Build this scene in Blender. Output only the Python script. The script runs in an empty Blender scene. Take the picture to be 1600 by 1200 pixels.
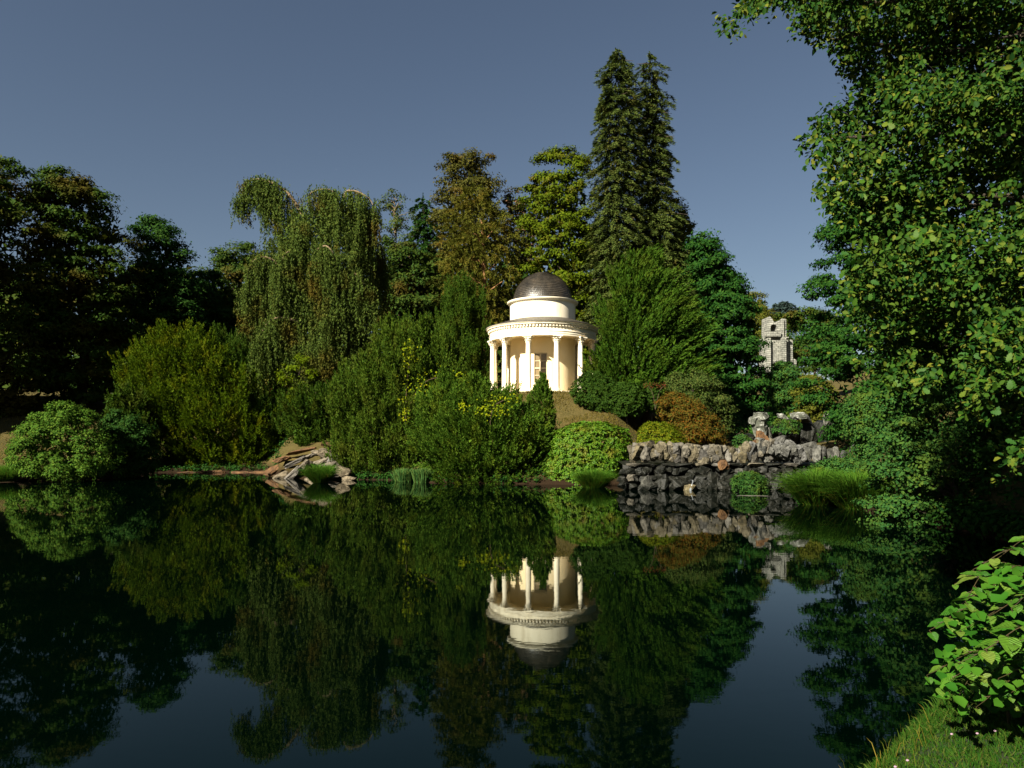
import bpy, bmesh, math
import numpy as np
from mathutils import Vector, Matrix

sc = bpy.context.scene
C = sc.collection
rng = np.random.default_rng(7)

# ------------------------------------------------------------------ camera, sky, moon, exposure
F, CXP, HZ, EYE = 1100.0, 800.0, 678.0, 3.65      # photo focal length in px, centre column, horizon row, eye height over the lake
cam = bpy.data.cameras.new('camera')
cam.lens = 36 * F / 1600; cam.sensor_width = 36
cam.shift_y = (HZ - 600) / 1600
cam.clip_start = 0.05; cam.clip_end = 5000
camo = bpy.data.objects.new('camera', cam); C.objects.link(camo)
camo.location = (0, 0, EYE); camo.rotation_euler = (math.radians(90), 0, 0)
sc.camera = camo

SUN_EL = math.radians(35)
SUN_TRAVEL = Vector((0.656 * math.cos(SUN_EL), 0.755 * math.cos(SUN_EL), -math.sin(SUN_EL))).normalized()
world = bpy.data.worlds.new('World'); sc.world = world; world.use_nodes = True
wn, wl = world.node_tree.nodes, world.node_tree.links
wn.clear()
sky = wn.new('ShaderNodeTexSky'); sky.sky_type = 'NISHITA'; sky.sun_disc = False
sky.sun_elevation = SUN_EL; sky.sun_rotation = math.atan2(-SUN_TRAVEL.x, -SUN_TRAVEL.y)
sky.air_density = 1.0; sky.dust_density = 0.6; sky.ozone_density = 1.2
hsv = wn.new('ShaderNodeHueSaturation'); hsv.inputs['Saturation'].default_value = 0.92
bg = wn.new('ShaderNodeBackground'); bg.inputs['Strength'].default_value = 0.0198
wo = wn.new('ShaderNodeOutputWorld')
wl.new(sky.outputs[0], hsv.inputs['Color']); wl.new(hsv.outputs[0], bg.inputs['Color'])
wtc = wn.new('ShaderNodeTexCoord'); vor = wn.new('ShaderNodeTexVoronoi'); vor.inputs['Scale'].default_value = 16.0
wl.new(wtc.outputs['Generated'], vor.inputs['Vector'])
st1 = wn.new('ShaderNodeMapRange'); st1.inputs['From Min'].default_value = .022; st1.inputs['From Max'].default_value = .010   # stars: a small disc in some cells
wl.new(vor.outputs['Distance'], st1.inputs['Value'])
sep = wn.new('ShaderNodeSeparateColor'); wl.new(vor.outputs['Color'], sep.inputs[0])
pw = wn.new('ShaderNodeMath'); pw.operation = 'POWER'; pw.inputs[1].default_value = 3.0; wl.new(sep.outputs[0], pw.inputs[0])
mu = wn.new('ShaderNodeMath'); mu.operation = 'MULTIPLY'; wl.new(st1.outputs[0], mu.inputs[0]); wl.new(pw.outputs[0], mu.inputs[1])
mu2 = wn.new('ShaderNodeMath'); mu2.operation = 'MULTIPLY'; mu2.inputs[1].default_value = .10; wl.new(mu.outputs[0], mu2.inputs[0])
bgs = wn.new('ShaderNodeBackground'); bgs.inputs['Color'].default_value = (.9, .95, 1, 1); wl.new(mu2.outputs[0], bgs.inputs['Strength'])
adw = wn.new('ShaderNodeAddShader'); wl.new(bg.outputs[0], adw.inputs[0]); wl.new(bgs.outputs[0], adw.inputs[1]); wl.new(adw.outputs[0], wo.inputs['Surface'])

sun = bpy.data.lights.new('moon_light', 'SUN'); sun.energy = 5.0; sun.angle = math.radians(0.5)
sun.color = (1.0, 0.92, 0.76)
suno = bpy.data.objects.new('moon_light', sun); C.objects.link(suno)
suno.rotation_euler = SUN_TRAVEL.to_track_quat('-Z', 'Y').to_euler(); suno.location = (-40, -40, 60)

vs = sc.view_settings
vs.view_transform = 'Standard'; vs.look = 'None'; vs.gamma = 1.0; vs.use_curve_mapping = False
vs.exposure = 1.85
cy = sc.cycles
cy.max_bounces = 6; cy.diffuse_bounces = 5; cy.glossy_bounces = 3; cy.transmission_bounces = 3; cy.transparent_max_bounces = 4
cy.caustics_reflective = False; cy.caustics_refractive = False
cy.use_denoising = True

# ------------------------------------------------------------------ helpers: objects
BASE = {}
def register(o, base): BASE[o.name] = np.array(base, float)
def thing(name, label, cat, loc, group=None):
    o = bpy.data.objects.new(name, None); C.objects.link(o)
    o.location = loc; o.empty_display_size = 0.3
    o['label'] = label; o['category'] = cat
    if group: o['group'] = group
    register(o, loc)
    return o
def link(name, me, mat, parent=None, kind=None):
    """mesh in world coordinates relative to the parent's base (already subtracted)"""
    o = bpy.data.objects.new(name, me); C.objects.link(o)
    if mat is not None and not me.materials: me.materials.append(mat)
    if parent is not None:
        o.parent = parent; register(o, BASE[parent.name])
    else: register(o, (0, 0, 0))
    if kind: o['kind'] = kind
    return o
def tag(o, label, cat, group=None):
    o['label'] = label; o['category'] = cat
    if group: o['group'] = group

def mesh_np(name, V, faces, n):
    """V (N,3); faces (M,n) ints"""
    me = bpy.data.meshes.new(name)
    V = np.ascontiguousarray(V, dtype=np.float32); faces = np.ascontiguousarray(faces, dtype=np.int32)
    me.vertices.add(len(V)); me.vertices.foreach_set('co', V.ravel())
    M = len(faces)
    me.loops.add(M * n); me.loops.foreach_set('vertex_index', faces.ravel())
    me.polygons.add(M); me.polygons.foreach_set('loop_start', np.arange(0, M * n, n, dtype=np.int32))
    me.update(calc_edges=True)
    return me
def mesh_py(name, V, faces):
    me = bpy.data.meshes.new(name); me.from_pydata([tuple(map(float, v)) for v in V], [], faces); me.update(); return me
def smooth(me, deg=35):
    me.shade_smooth(); me.set_sharp_from_angle(angle=math.radians(deg)); return me

def at(px, py, D):
    return np.array([(px - CXP) / F * D, D, EYE - (py - HZ) / F * D])
def norm(v):
    v = np.asarray(v, float); return v / (np.linalg.norm(v, axis=-1, keepdims=True) + 1e-9)
def rnd(*s): return rng.normal(size=s)
def uni(a, b, n): return rng.uniform(a, b, n)

# ---- leaves: collected as base point P, direction T, normal N, length L, width W
class Leaves:
    def __init__(s): s.a = []
    def add(s, P, T, N, L, W, bend=0.0):
        n = len(P)
        L = np.broadcast_to(L, n); W = np.broadcast_to(W, n)
        s.a.append((P, norm(T), N, L, W))
    def count(s): return sum(len(x[0]) for x in s.a)
    def mesh(s, name, base, shape='quad'):
        P = np.concatenate([x[0] for x in s.a]); T = np.concatenate([x[1] for x in s.a]); N = np.concatenate([x[2] for x in s.a])
        L = np.concatenate([x[3] for x in s.a])[:, None]; W = np.concatenate([x[4] for x in s.a])[:, None]
        S = norm(np.cross(T, N)); N2 = np.cross(S, T)
        P = P - np.asarray(base)
        n = len(P)
        if shape == 'quad':
            V = np.stack([P, P + T * L * .5 + S * W * .5, P + T * L - N2 * L * .12, P + T * L * .45 - S * W * .5], 1).reshape(-1, 3)
            return mesh_np(name, V, np.arange(4 * n).reshape(n, 4), 4)
        if shape == 'tri':
            V = np.stack([P - S * W * .62, P + S * W * .62, P + T * L], 1).reshape(-1, 3)
            return mesh_np(name, V, np.arange(3 * n).reshape(n, 3), 3)
        if shape == 'hex':   # broad leaf, folded along the rib, drooping tip
            V = np.stack([P, P + T * L * .35 + S * W * .42 + N2 * W * .12, P + T * L * .72 + S * W * .5 + N2 * W * .1 - N2 * L * .06,
                          P + T * L - N2 * L * .2, P + T * L * .72 - S * W * .5 + N2 * W * .1 - N2 * L * .06, P + T * L * .35 - S * W * .42 + N2 * W * .12], 1).reshape(-1, 3)
            b = np.arange(n)[:, None] * 6
            Fa = np.concatenate([b + [0, 1, 2, 3], b + [0, 3, 4, 5]], 0)
            return mesh_np(name, V, Fa, 4)
        if shape == 'blade':  # bent grass blade
            D = np.array([0, 0, -1.0])
            m = P + T * L * .55; e = P + T * L * .95 + D * L * .28
            V = np.stack([P - S * W * .5, P + S * W * .5, m + S * W * .4, m - S * W * .4, e], 1).reshape(-1, 3)
            b = np.arange(n)[:, None] * 5
            Fa = np.concatenate([b + [0, 1, 2], b + [0, 2, 3], b + [3, 2, 4]], 0)
            return mesh_np(name, V, Fa, 3)

class Tubes:
    def __init__(s, k=5): s.V = []; s.F = []; s.n = 0; s.k = k
    def add(s, pts, radii, k=None):
        k = k or s.k
        pts = np.asarray(pts, float); m = len(pts); radii = np.broadcast_to(radii, m)
        d = np.gradient(pts, axis=0); d = norm(d)
        up = np.where(np.abs(d[:, 2:3]) > .9, [[1.0, 0, 0]], [[0, 0, 1.0]])
        a = norm(np.cross(d, up)); b = np.cross(d, a)
        ang = np.linspace(0, 2 * np.pi, k, endpoint=False)
        ring = pts[:, None] + radii[:, None, None] * (np.cos(ang)[None, :, None] * a[:, None] + np.sin(ang)[None, :, None] * b[:, None])
        s.V.append(ring.reshape(-1, 3))
        for i in range(m - 1):
            for j in range(k):
                s.F.append((s.n + i * k + j, s.n + i * k + (j + 1) % k, s.n + (i + 1) * k + (j + 1) % k, s.n + (i + 1) * k + j))
        s.n += m * k
    def mesh(s, name, base):
        me = mesh_np(name, np.concatenate(s.V) - np.asarray(base), np.array(s.F), 4); me.shade_smooth(); return me

def curve(a, b, sag=0.0, n=6, wob=0.0):
    a = np.asarray(a, float); b = np.asarray(b, float)
    t = np.linspace(0, 1, n)[:, None]
    p = a + (b - a) * t; p[:, 2] += (4 * sag * t * (1 - t))[:, 0]
    if wob: p[1:-1] += rnd(n - 2, 3) * wob
    return p
def spline(pts, n=16):
    pts = np.asarray(pts, float); m = len(pts)
    q = np.vstack([2 * pts[0] - pts[1], pts, 2 * pts[-1] - pts[-2]])
    out = []
    for u in np.linspace(0, m - 1 - 1e-6, n):
        i = int(u); t = u - i; p0, p1, p2, p3 = q[i:i + 4]
        out.append(.5 * (2 * p1 + (p2 - p0) * t + (2 * p0 - 5 * p1 + 4 * p2 - p3) * t * t + (3 * p1 - p0 - 3 * p2 + p3) * t ** 3))
    return np.array(out)

# ---- bodies of plants: a profile (height, centre, half-width) swept with depth
class Env:
    def __init__(s, rows, D, k=0.85):
        r = np.array(sorted(rows, key=lambda q: -q[0]), float)      # bottom row first
        z = EYE - (r[:, 0] - HZ) / F * D; c = ((r[:, 1] + r[:, 2]) / 2 - CXP) / F * D; w = (r[:, 2] - r[:, 1]) / 2 / F * D
        s.z = np.linspace(z[0], z[-1], 160); s.c = np.interp(s.z, z, c); s.r = np.maximum(np.interp(s.z, z, w), .05)
        s.D, s.k = D, k
        dr = np.gradient(s.r, s.z); s.dr = dr
        pdf = (s.r + .15) * np.sqrt(1 + dr ** 2); s.cdf = np.cumsum(pdf); s.cdf /= s.cdf[-1]
        s.top, s.bot = s.z[-1], s.z[0]
    def ctr(s, z): return np.interp(z, s.z, s.c)
    def rad(s, z): return np.interp(z, s.z, s.r)
    def surf(s, n, front=.35, depth=0.0, lump=0.0):
        z = np.interp(rng.random(n), s.cdf, s.z); th = uni(0, 2 * np.pi, n)
        flip = (np.sin(th) > 0) & (rng.random(n) < front); th = np.where(flip, -th, th)
        r = s.rad(z); f = 1 - depth * rng.random(n) ** 1.5
        if lump:
            ph = s.D * 3.1
            f = f * (1 + lump * (np.sin(th * 3 + z * .9 + ph) * .5 + np.sin(th * 5 - z * 1.7 + ph * 2) * .35 + np.sin(th * 2 + z * 2.3 + ph) * .3))
        P = np.stack([s.ctr(z) + r * f * np.cos(th), s.D + s.k * r * f * np.sin(th), z], 1)
        Nn = norm(np.stack([np.cos(th), np.sin(th) / s.k, np.clip(-np.interp(z, s.z, s.dr), -3, 3)], 1))
        return P, Nn
    def vol(s, n, hi=.8):
        z = np.interp(rng.random(n), s.cdf, s.z); th = uni(0, 2 * np.pi, n); f = np.sqrt(rng.random(n)) * hi
        r = s.rad(z)
        return np.stack([s.ctr(z) + r * f * np.cos(th), s.D + s.k * r * f * np.sin(th), z], 1)

# ------------------------------------------------------------------ materials
def newmat(name):
    m = bpy.data.materials.new(name); m.use_nodes = True
    n, l = m.node_tree.nodes, m.node_tree.links
    return m, n, l, n['Principled BSDF'], n['Material Output']
def ramp(n, cols, interp='LINEAR'):
    r = n.new('ShaderNodeValToRGB'); r.color_ramp.interpolation = interp
    e = r.color_ramp.elements
    for i, (p, c) in enumerate(cols):
        el = e[i] if i < 2 else e.new(p)
        el.position = p; el.color = (*c, 1)
    return r
def noise(n, l, scale, detail=4, rough=.6, vec=None, dist=0.0):
    t = n.new('ShaderNodeTexNoise'); t.inputs['Scale'].default_value = scale; t.inputs['Detail'].default_value = detail
    t.inputs['Roughness'].default_value = rough; t.inputs['Distortion'].default_value = dist
    if vec is None:
        g = n.new('ShaderNodeNewGeometry'); vec = g.outputs['Position']
    l.new(vec, t.inputs['Vector']); return t
def rich(c, gain=.74, sat=1.14):
    g = .25 * c[0] + .65 * c[1] + .1 * c[2]
    return tuple(max(.003, (g + (v - g) * sat)) * gain for v in c)
def leafmat(name, cols, trans=.25, rough=.7, spec=.04, patch=None, patch_scale=.35, patch_at=(.52, .68)):
    """cols: colours spread over the single leaves; patch: another leaf colour that whole boughs turn to"""
    cols = [rich(c) for c in cols]; patch = rich(patch) if patch else None
    m, n, l, p, out = newmat(name)
    g = n.new('ShaderNodeNewGeometry')
    k = len(cols); r = ramp(n, [(i / max(k - 1, 1), c) for i, c in enumerate(cols)])
    l.new(g.outputs['Random Per Island'], r.inputs[0])
    col = r.outputs[0]
    if patch is not None:
        t = noise(n, l, patch_scale, 3, .6)
        mr = n.new('ShaderNodeMapRange'); mr.inputs['From Min'].default_value = patch_at[0]; mr.inputs['From Max'].default_value = patch_at[1]
        l.new(t.outputs[0], mr.inputs['Value'])
        mx = n.new('ShaderNodeMix'); mx.data_type = 'RGBA'
        l.new(mr.outputs[0], mx.inputs['Factor']); l.new(col, mx.inputs['A']); mx.inputs['B'].default_value = (*patch, 1)
        col = mx.outputs['Result']
    l.new(col, p.inputs['Base Color']); p.inputs['Roughness'].default_value = rough; p.inputs['Specular IOR Level'].default_value = spec
    tr = n.new('ShaderNodeBsdfTranslucent'); l.new(col, tr.inputs['Color'])
    mix = n.new('ShaderNodeMixShader'); mix.inputs[0].default_value = trans
    l.new(p.outputs[0], mix.inputs[1]); l.new(tr.outputs[0], mix.inputs[2]); l.new(mix.outputs[0], out.inputs['Surface'])
    return m
def solidmat(name, cols, scale=2.0, rough=.8, bump=.0, bscale=20, spec=.3, stretch=None, detail=6, vary=None):
    m, n, l, p, out = newmat(name)
    tc = n.new('ShaderNodeTexCoord'); mp = n.new('ShaderNodeMapping'); l.new(tc.outputs['Object'], mp.inputs[0])
    if stretch: mp.inputs['Scale'].default_value = stretch
    oi = n.new('ShaderNodeObjectInfo'); ad = n.new('ShaderNodeVectorMath'); ad.operation = 'ADD'
    sca = n.new('ShaderNodeMath'); sca.operation = 'MULTIPLY'; sca.inputs[1].default_value = 37.0
    l.new(oi.outputs['Random'], sca.inputs[0]); l.new(mp.outputs[0], ad.inputs[0]); l.new(sca.outputs[0], ad.inputs[1])
    if vary or name in ('wet_stone', 'moss_stone', 'brown_slab'):
        gp = n.new('ShaderNodeNewGeometry'); l.new(gp.outputs['Position'], ad.inputs[0])
    t = noise(n, l, scale, detail, .65, ad.outputs[0])
    if name not in ('white_paint', 'cream_wall', 'step_stone', 'blind', 'frame_paint'): cols = [tuple(v * .70 for v in c) for c in cols]
    k = len(cols); r = ramp(n, [(.3 + .4 * i / max(k - 1, 1), c) for i, c in enumerate(cols)])
    l.new(t.outputs[0], r.inputs[0]); col = r.outputs[0]
    if vary:      # each stone its own tone
        mr = n.new('ShaderNodeMapRange'); mr.inputs['To Min'].default_value = vary[0]; mr.inputs['To Max'].default_value = vary[1]; l.new(oi.outputs['Random'], mr.inputs['Value'])
        hv = n.new('ShaderNodeHueSaturation'); l.new(mr.outputs[0], hv.inputs['Value']); l.new(col, hv.inputs['Color'])
        m2 = n.new('ShaderNodeMath'); m2.operation = 'FRACT'; l.new(sca.outputs[0], m2.inputs[0]); m3 = n.new('ShaderNodeMapRange'); m3.inputs['To Min'].default_value = .35; m3.inputs['To Max'].default_value = 1.25; l.new(m2.outputs[0], m3.inputs['Value']); l.new(m3.outputs[0], hv.inputs['Saturation'])
        col = hv.outputs[0]
    l.new(col, p.inputs['Base Color'])
    p.inputs['Roughness'].default_value = rough; p.inputs['Specular IOR Level'].default_value = spec
    if bump:
        t2 = noise(n, l, bscale, 6, .7, ad.outputs[0]); b = n.new('ShaderNodeBump'); b.inputs['Strength'].default_value = bump; b.inputs['Distance'].default_value = .05
        l.new(t2.outputs[0], b.inputs['Height']); l.new(b.outputs[0], p.inputs['Normal'])
    return m

M = {}
M['bark'] = solidmat('bark', [(.035, .025, .016), (.09, .07, .045)], 1.5, .9, .8, 9, stretch=(3, 3, .6))
M['pale_bark'] = solidmat('pale_bark', [(.12, .085, .045), (.25, .18, .10)], 1.5, .85, .5, 9, stretch=(3, 3, .6))
M['orange_bark'] = solidmat('orange_bark', [(.20, .09, .03), (.32, .17, .07)], 1.5, .85, .5, 9, stretch=(3, 3, .6))
M['twig'] = solidmat('twig', [(.05, .03, .018), (.10, .06, .03)], 4, .8)
M['dark_wood'] = leafmat('dark_wood', [(.018, .040, .009), (.032, .062, .012), (.050, .076, .014)], patch=(.055, .046, .010), patch_scale=.22, patch_at=(.46, .62))
M['deep_green'] = leafmat('deep_green', [(.014, .042, .010), (.024, .060, .014), (.038, .076, .016)])
M['yew'] = leafmat('yew', [(.036, .070, .009), (.062, .102, .012), (.095, .126, .015)], patch=(.12, .125, .016), patch_scale=.5)
M['yew_dark'] = leafmat('yew_dark', [(.022, .052, .010), (.038, .072, .012), (.056, .088, .014)], patch=(.055, .07, .013), patch_scale=.5)
M['yew_olive'] = leafmat('yew_olive', [(.032, .064, .012), (.052, .092, .015), (.080, .114, .02)], patch=(.075, .095, .018), patch_scale=.5)
M['juniper'] = leafmat('juniper', [(.040, .088, .016), (.066, .126, .022), (.10, .155, .028)], patch=(.10, .135, .022), patch_scale=.6)
M['beech_hang'] = leafmat('beech_hang', [(.040, .066, .018), (.062, .092, .022), (.086, .110, .028)], trans=.18, patch=(.085, .066, .016), patch_scale=.3)
M['lime'] = leafmat('lime', [(.06, .105, .012), (.095, .14, .015), (.14, .17, .02)], trans=.3)
M['vine'] = leafmat('vine', [(.10, .15, .015), (.17, .20, .022), (.26, .26, .035)], trans=.3)
M['bright_shrub'] = leafmat('bright_shrub', [(.036, .085, .016), (.06, .12, .022), (.095, .145, .028)])
M['grey_shrub'] = leafmat('grey_shrub', [(.030, .056, .016), (.055, .080, .022), (.08, .095, .028)])
M['spruce'] = leafmat('spruce', [(.042, .068, .020), (.070, .098, .028), (.104, .122, .036)], trans=.15, patch=(.105, .090, .028), patch_scale=.6, patch_at=(.55, .75))
M['feather'] = leafmat('feather', [(.024, .058, .010), (.040, .082, .013), (.060, .104, .017)], trans=.15, patch=(.060, .088, .015), patch_scale=.5)
M['copper'] = leafmat('copper', [(.045, .050, .014), (.066, .066, .018), (.082, .080, .022)], patch=(.088, .060, .018), patch_scale=.4)
M['golden'] = leafmat('golden', [(.060, .074, .016), (.088, .094, .02), (.12, .11, .026)], patch=(.125, .092, .022), patch_scale=.4)
M['maple'] = leafmat('maple', [(.040, .066, .010), (.068, .100, .013), (.10, .13, .018)], patch=(.095, .085, .016), patch_scale=.5)
M['olive'] = leafmat('olive', [(.05, .065, .014), (.085, .095, .02), (.11, .11, .026)])
M['pink'] = leafmat('pink', [(.05, .065, .018), (.07, .08, .02), (.09, .085, .025), (.24, .12, .09)])
M['undergreen'] = leafmat('undergreen', [(.022, .048, .012), (.036, .066, .014), (.055, .078, .016)], patch=(.07, .052, .014), patch_scale=.3)
M['night_green'] = leafmat('night_green', [(.012, .040, .010), (.020, .060, .013), (.036, .080, .016)])
M['emerald'] = leafmat('emerald', [(.020, .060, .018), (.036, .090, .024), (.060, .110, .026)], patch=(.07, .10, .02), patch_scale=.8)
M['hazed_pine'] = leafmat('hazed_pine', [(.03, .05, .045), (.045, .065, .06)], trans=.05)  # distance haze painted in as a bluish leaf colour
M['rhodo'] = leafmat('rhodo', [(.044, .11, .016), (.075, .155, .022), (.125, .19, .03)], rough=.5, spec=.12, patch=(.15, .155, .03), patch_scale=.9)
M['yellow_plant'] = leafmat('yellow_plant', [(.05, .085, .012), (.085, .115, .016), (.15, .145, .022)])
M['rust'] = leafmat('rust', [(.10, .045, .012), (.085, .07, .016), (.06, .075, .018), (.15, .055, .014)])
M['box'] = leafmat('box', [(.018, .044, .009), (.030, .062, .012), (.046, .078, .015)], rough=.6)
M['oak'] = leafmat('oak', [(.010, .032, .008), (.014, .042, .010), (.018, .052, .011), (.024, .060, .012), (.032, .070, .013), (.040, .080, .015), (.050, .088, .017), (.068, .100, .02), (.13, .14, .03)], trans=.26, rough=.6, spec=.05, patch=(.045, .075, .014), patch_scale=.8, patch_at=(.58, .74))
M['tussock'] = leafmat('tussock', [(.045, .12, .02), (.075, .165, .028), (.11, .19, .036)], trans=.35)
M['tussock_dry'] = leafmat('tussock_dry', [(.06, .10, .02), (.12, .12, .025), (.2, .15, .04)], trans=.3)
M['reed'] = leafmat('reed', [(.05, .12, .04), (.08, .16, .05), (.13, .18, .05)], trans=.3)
M['bank_grass'] = leafmat('bank_grass', [(.014, .048, .008), (.024, .066, .011), (.038, .080, .014), (.075, .085, .024)], trans=.25)
M['red_leaf'] = leafmat('red_leaf', [(.08, .05, .02), (.14, .025, .018)])
M['knot_small'] = leafmat('knot_small', [(.024, .085, .014), (.040, .112, .018), (.064, .138, .024)])
M['lawn_blade'] = leafmat('lawn_blade', [(.06, .06, .014), (.10, .08, .022), (.15, .115, .035)])
M['flower'] = solidmat('flower', [(.28, .15, .22), (.36, .26, .32)], 30, .6)

# ------------------------------------------------------------------ the ground and the lake
PXS = np.array([-1500, -400, -100, 0, 100, 170, 220, 265, 420, 445, 540, 600, 680, 860, 980, 1010, 1235, 1255, 1300, 1370, 1440, 1490, 1600, 1850, 2300, 3200])
SHO = np.array([45, 50, 54, 55, 54.5, 57, 65, 67, 67, 58, 56.5, 56, 52.5, 51, 50, 49, 49, 42, 37, 33, 29, 27, 23, 16, 11, 8.0])
def shore(px): return np.interp(px, PXS, SHO)
def vnoise(x, y, s, seed=0):
    return (np.sin(x * s + seed) * np.cos(y * s * 1.1 + seed * 2) + .5 * np.sin(x * s * 2.3 + 1.7 * seed + y * s * .7) + .35 * np.cos(y * s * 3.1 - x * s * 1.3 + seed))
def gz(x, y):
    x = np.asarray(x, float); y = np.asarray(y, float)
    yy = np.maximum(y, .5)
    px = CXP + F * x / yy
    px = np.where(y < .5, np.where(x > 0, 3200, -1500), px)
    d = y - shore(px)
    # slope of the banks, by bearing
    sl = np.interp(px, [-400, 0, 200, 300, 600, 780, 960, 1000, 1200, 1240, 1310, 1380, 1500, 3200], [.30, .30, .26, .22, .30, .50, .50, .28, .18, .14, .14, .3, .5, .5])
    flat = np.interp(px, [-400, 300, 700, 1000, 1250, 1600], [8, 8, 7.45, 7.45, 3.5, 6])
    h = .22 + sl * d
    h = np.where(h > flat, flat + (h - flat) * .16, h)
    h = np.where(d < 0, np.maximum(-1.4, .22 + d * .8), h)
    h = np.where((d > 0) & (d < 1.2), h * 1.0, h)
    # temple plateau
    tr = np.hypot(x - 3.05, y - 70.0)
    w = np.clip((9.5 - tr) / 3.0, 0, 1); h = h * (1 - w) + 7.45 * w
    # hill behind, rising to the aqueduct
    h = h + np.clip(y - 95, 0, 400) * .07
    h = h + np.clip(d / 8, 0, 1) * vnoise(x, y, .35, 3) * .12 * (1 - w)
    behind = np.clip((2.0 - y) / 2.0, 0, 1)
    h = np.where(y < 2.0, h * (1 - behind) + 1.55 * behind, h)
    return h
def axis(lo, hi, fine_lo, fine_hi, step, grow=1.18):
    a = list(np.arange(fine_lo, fine_hi + 1e-6, step)); s = step
    while a[-1] < hi: s *= grow; a.append(a[-1] + s)
    s = step
    while a[0] > lo: s *= grow; a.insert(0, a[0] - s)
    return np.array(a)
gx = axis(-1500, 1500, -62, 42, 1.0); gy = axis(-400, 2600, 2, 96, .8)
X, Y = np.meshgrid(gx, gy); Zg = gz(X, Y)
nx, ny = len(gx), len(gy)
idx = np.arange(nx * ny).reshape(ny, nx)
me = mesh_np('ground', np.stack([X, Y, Zg], -1).reshape(-1, 3), np.stack([idx[:-1, :-1], idx[:-1, 1:], idx[1:, 1:], idx[1:, :-1]], -1).reshape(-1, 4), 4)
me.shade_smooth()
def ground_mat():
    m, n, l, p, out = newmat('ground')
    a = noise(n, l, .25, 5, .6); b = noise(n, l, 6, 5, .7); c = noise(n, l, 22, 4, .7)
    r1 = ramp(n, [(.35, (.036, .034, .010)), (.6, (.076, .056, .017)), (.75, (.10, .072, .024))]); l.new(a.outputs[0], r1.inputs[0])
    r2 = ramp(n, [(.35, (.030, .030, .008)), (.65, (.095, .072, .026))]); l.new(b.outputs[0], r2.inputs[0])
    mx = n.new('ShaderNodeMix'); mx.data_type = 'RGBA'; mx.inputs['Factor'].default_value = .5
    l.new(r1.outputs[0], mx.inputs['A']); l.new(r2.outputs[0], mx.inputs['B']); l.new(mx.outputs['Result'], p.inputs['Base Color'])
    g = n.new('ShaderNodeNewGeometry'); sx = n.new('ShaderNodeSeparateXYZ'); l.new(g.outputs['Position'], sx.inputs[0])
    wet = n.new('ShaderNodeMapRange'); wet.inputs['From Min'].default_value = .25; wet.inputs['From Max'].default_value = 1.1; l.new(sx.outputs['Z'], wet.inputs['Value'])   # wet bare earth at the lake's edge
    mw = n.new('ShaderNodeMix'); mw.data_type = 'RGBA'; mw.inputs['A'].default_value = (.016, .009, .004, 1)
    l.new(wet.outputs[0], mw.inputs['Factor']); l.new(mx.outputs['Result'], mw.inputs['B']); l.new(mw.outputs['Result'], p.inputs['Base Color'])
    p.inputs['Roughness'].default_value = .95; p.inputs['Specular IOR Level'].default_value = .1
    bp = n.new('ShaderNodeBump'); bp.inputs['Strength'].default_value = .8; bp.inputs['Distance'].default_value = .12
    l.new(c.outputs[0], bp.inputs['Height']); l.new(bp.outputs[0], p.inputs['Normal'])
    return m
link('ground', me, ground_mat(), kind='structure')

def water_mat():
    m, n, l, p, out = newmat('lake_water')
    p.inputs['Base Color'].default_value = (.00005, .0010, .0005, 1)
    p.inputs['Roughness'].default_value = .018; p.inputs['IOR'].default_value = 1.33; p.inputs['Specular IOR Level'].default_value = .5; p.inputs['Specular Tint'].default_value = (.05, 1.0, .72, 1)
    g = n.new('ShaderNodeNewGeometry'); mp = n.new('ShaderNodeMapping'); mp.inputs['Scale'].default_value = (.5, 1.0, 1); mp.inputs['Rotation'].default_value = (0, 0, .3)
    l.new(g.outputs['Position'], mp.inputs[0])
    t = noise(n, l, 3.2, 3, .5, mp.outputs[0]); b = n.new('ShaderNodeBump'); b.inputs['Strength'].default_value = .05; b.inputs['Distance'].default_value = .02
    l.new(t.outputs[0], b.inputs['Height']); l.new(b.outputs[0], p.inputs['Normal'])
    t2 = noise(n, l, .11, 3, .6, mp.outputs[0], 1.5); mr = n.new('ShaderNodeMapRange'); mr.inputs['From Min'].default_value = .4; mr.inputs['From Max'].default_value = .7; mr.inputs['To Min'].default_value = .012; mr.inputs['To Max'].default_value = .06
    l.new(t2.outputs[0], mr.inputs['Value']); l.new(mr.outputs[0], b.inputs['Strength'])
    return m
me = mesh_py('lake', [(-160, -30, 0), (120, -30, 0), (120, 90, 0), (-160, 90, 0)], [(0, 1, 2, 3)])
link('lake', me, water_mat(), kind='structure')

# the near bank where the photographer stands
EDGE = np.array([(-14, 2.9), (-2, 3.2), (1.5, 3.45), (1.9, 3.85), (2.35, 4.3), (2.9, 4.8), (3.7, 5.5), (6, 6.7), (10, 7.9), (18, 9.2)])
def bank_z(x, y):
    e = np.interp(x, EDGE[:, 0], EDGE[:, 1]); s = (e - y) * .75
    t = np.clip((s + .75) / .85, 0, 1); t = t * t * (3 - 2 * t)
    return -.45 + 2.28 * t + .035 * vnoise(x, y, 2.1, 1) * t + .02 * vnoise(x, y, 5.3, 4) * t + .02 * np.clip(s, 0, 6)
bx_ = np.arange(-10, 16.01, .16); by_ = np.arange(-4, 10.01, .16)
X, Y = np.meshgrid(bx_, by_); Zb = bank_z(X, Y)
nx, ny = len(bx_), len(by_); idx = np.arange(nx * ny).reshape(ny, nx)
me = mesh_np('bank', np.stack([X, Y, Zb], -1).reshape(-1, 3), np.stack([idx[:-1, :-1], idx[:-1, 1:], idx[1:, 1:], idx[1:, :-1]], -1).reshape(-1, 4), 4)
me.shade_smooth()
link('ground_bank', me, solidmat('bank_soil', [(.008, .014, .004), (.014, .024, .006), (.022, .026, .008)], 3, .95, .8, 14), kind='structure')

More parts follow.
